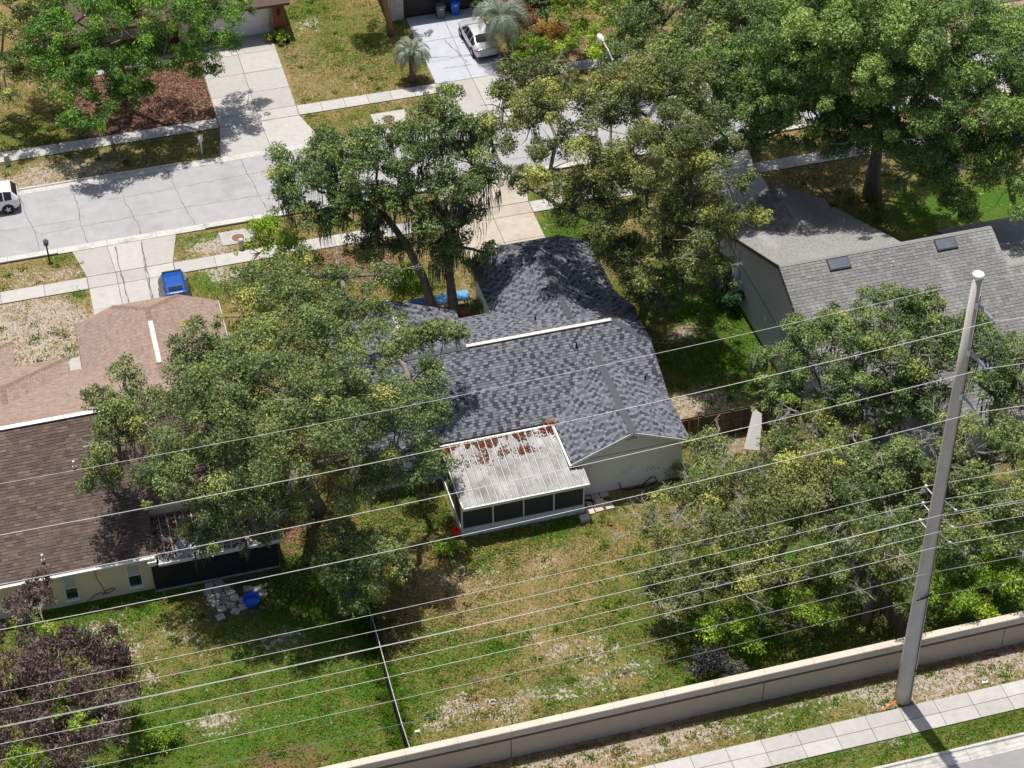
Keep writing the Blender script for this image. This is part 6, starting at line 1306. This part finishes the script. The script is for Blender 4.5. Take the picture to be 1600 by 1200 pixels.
tree('leafy_shrub', 'olive shrub mass right of the street lamp post', (15.0, 31.2), [(975, 75, 3.0, 1.2), (960, 100, 2.2, .9), (990, 100, 3, 1.0), (1000, 65, 3.4, 1.2)], LF_olive, .8, .16, .15, tr=.07, seed=97, cat='shrub')
tree('leafy_shrub', 'dark hedge at the top edge left of lime tree', (10.6, 41.5), [(845, 20, 2.0, 1.1), (860, 5, 2.4, 1.2), (835, 5, 2.4, 1.0)], LF_darkg, .9, .16, .04, tr=.05, seed=98, cat='shrub')
tree('oak_tree', 'tree with orange flaky trunk by the whitewashed brick corner', (1.75, 38.6), [(.9, 39.4, 7.0, 1.6), (2.4, 40.4, 7.6, 1.6), (.2, 41, 7.4, 1.5), (1.6, 41.8, 8.2, 1.6), (-.3, 39.6, 6.8, 1.1)], LF_deep, .8, .17, .06, tr=.2, seed=99, bark=M_bark_orange, group=G1, world=True)

# ---------------------------------------------------------------- palms
def palm(label, base, h, n, L_, seed, lean=(0, 0), skirt=0):
    rr = random.Random(seed); b = Vector((base[0], base[1], 0)); t = thing('pindo_palm', label, 'palm', b, 'pindo palms across the street')
    top = b+Vector((lean[0], lean[1], h)); tk = MB(); pts = []; rad = []
    for i in range(15):
        f = i/14; pts.append(b+(top-b)*f); rad.append((.24-.05*f)*(1.12 if i % 2 else .92))
    tk.tube(pts, rad, 10); tk.build('trunk', M_bark_palm, t)
    for k in range(n+skirt):
        dead = k >= n
        az = k*2.39996+rr.uniform(-.2, .2); el = R(rr.uniform(20, 80)) if not dead else R(rr.uniform(-40, 10)); Lf = L_*rr.uniform(.8, 1.1)*(.8 if dead else 1)
        dr = Vector((math.cos(az), math.sin(az), 0)); p = top.copy(); d = dr*math.cos(el)+Vector((0, 0, math.sin(el))); P = [p.copy()]; D = [d.copy()]; ns = 12
        for s in range(ns):
            p = p+d*(Lf/ns); d = (d+Vector((0, 0, -.20-.012*s))).normalized(); P.append(p.copy()); D.append(d.copy())
        V = []; T = []
        for s in range(2, ns+1):
            for q in range(2):
                f = (s-(.5*q))/ns; c = P[s]+(P[s-1]-P[s])*(.5*q); side = D[s].cross(Vector((0, 0, 1)))
                if side.length < .05: continue
                side.normalize(); up = side.cross(D[s])
                for sg in (-1, 1):
                    ll = .62*math.sin(math.pi*min(1, f*.85+.12))*rr.uniform(.8, 1.1)*L_/1.7
                    e1 = c+(side*sg*.55+D[s]*.55+up*.30)*ll*.6; e2 = e1+(side*sg*.35+D[s]*.6-Vector((0, 0, .75)))*ll*.5; wv = D[s]*.022
                    V += [c-wv, c+wv, e1+wv*1.1, e1-wv*1.1]; V += [e1-wv*1.1, e1+wv*1.1, e2+wv*.2, e2-wv*.2]; tt = rr.gauss(.5, .2); T += [tt, tt]
        for s in range(ns):
            sd = D[s].cross(Vector((0, 0, 1))); sd = sd.normalized()*.02 if sd.length > .05 else Vector((.02, 0, 0)); V += [P[s]-sd, P[s]+sd, P[s+1]+sd, P[s+1]-sd]; T.append(.8)
        fast_mesh('frond', np.array([tuple(v) for v in V]), 4, LF_palmdead if dead else LF_palm, t, np.array(T))
    return t
palm('low pindo palm with silver green fronds on lawn left of painted driveway', (1.85, 32.3), 2.0, 30, 1.75, 5, (.0, .2), 8)
palm('taller pindo palm leaning over the silver sedan', (9.3, 33.0), 3.2, 30, 2.7, 6, (-.8, .5), 18)
print('tree tris', TREE_TRIS[0])
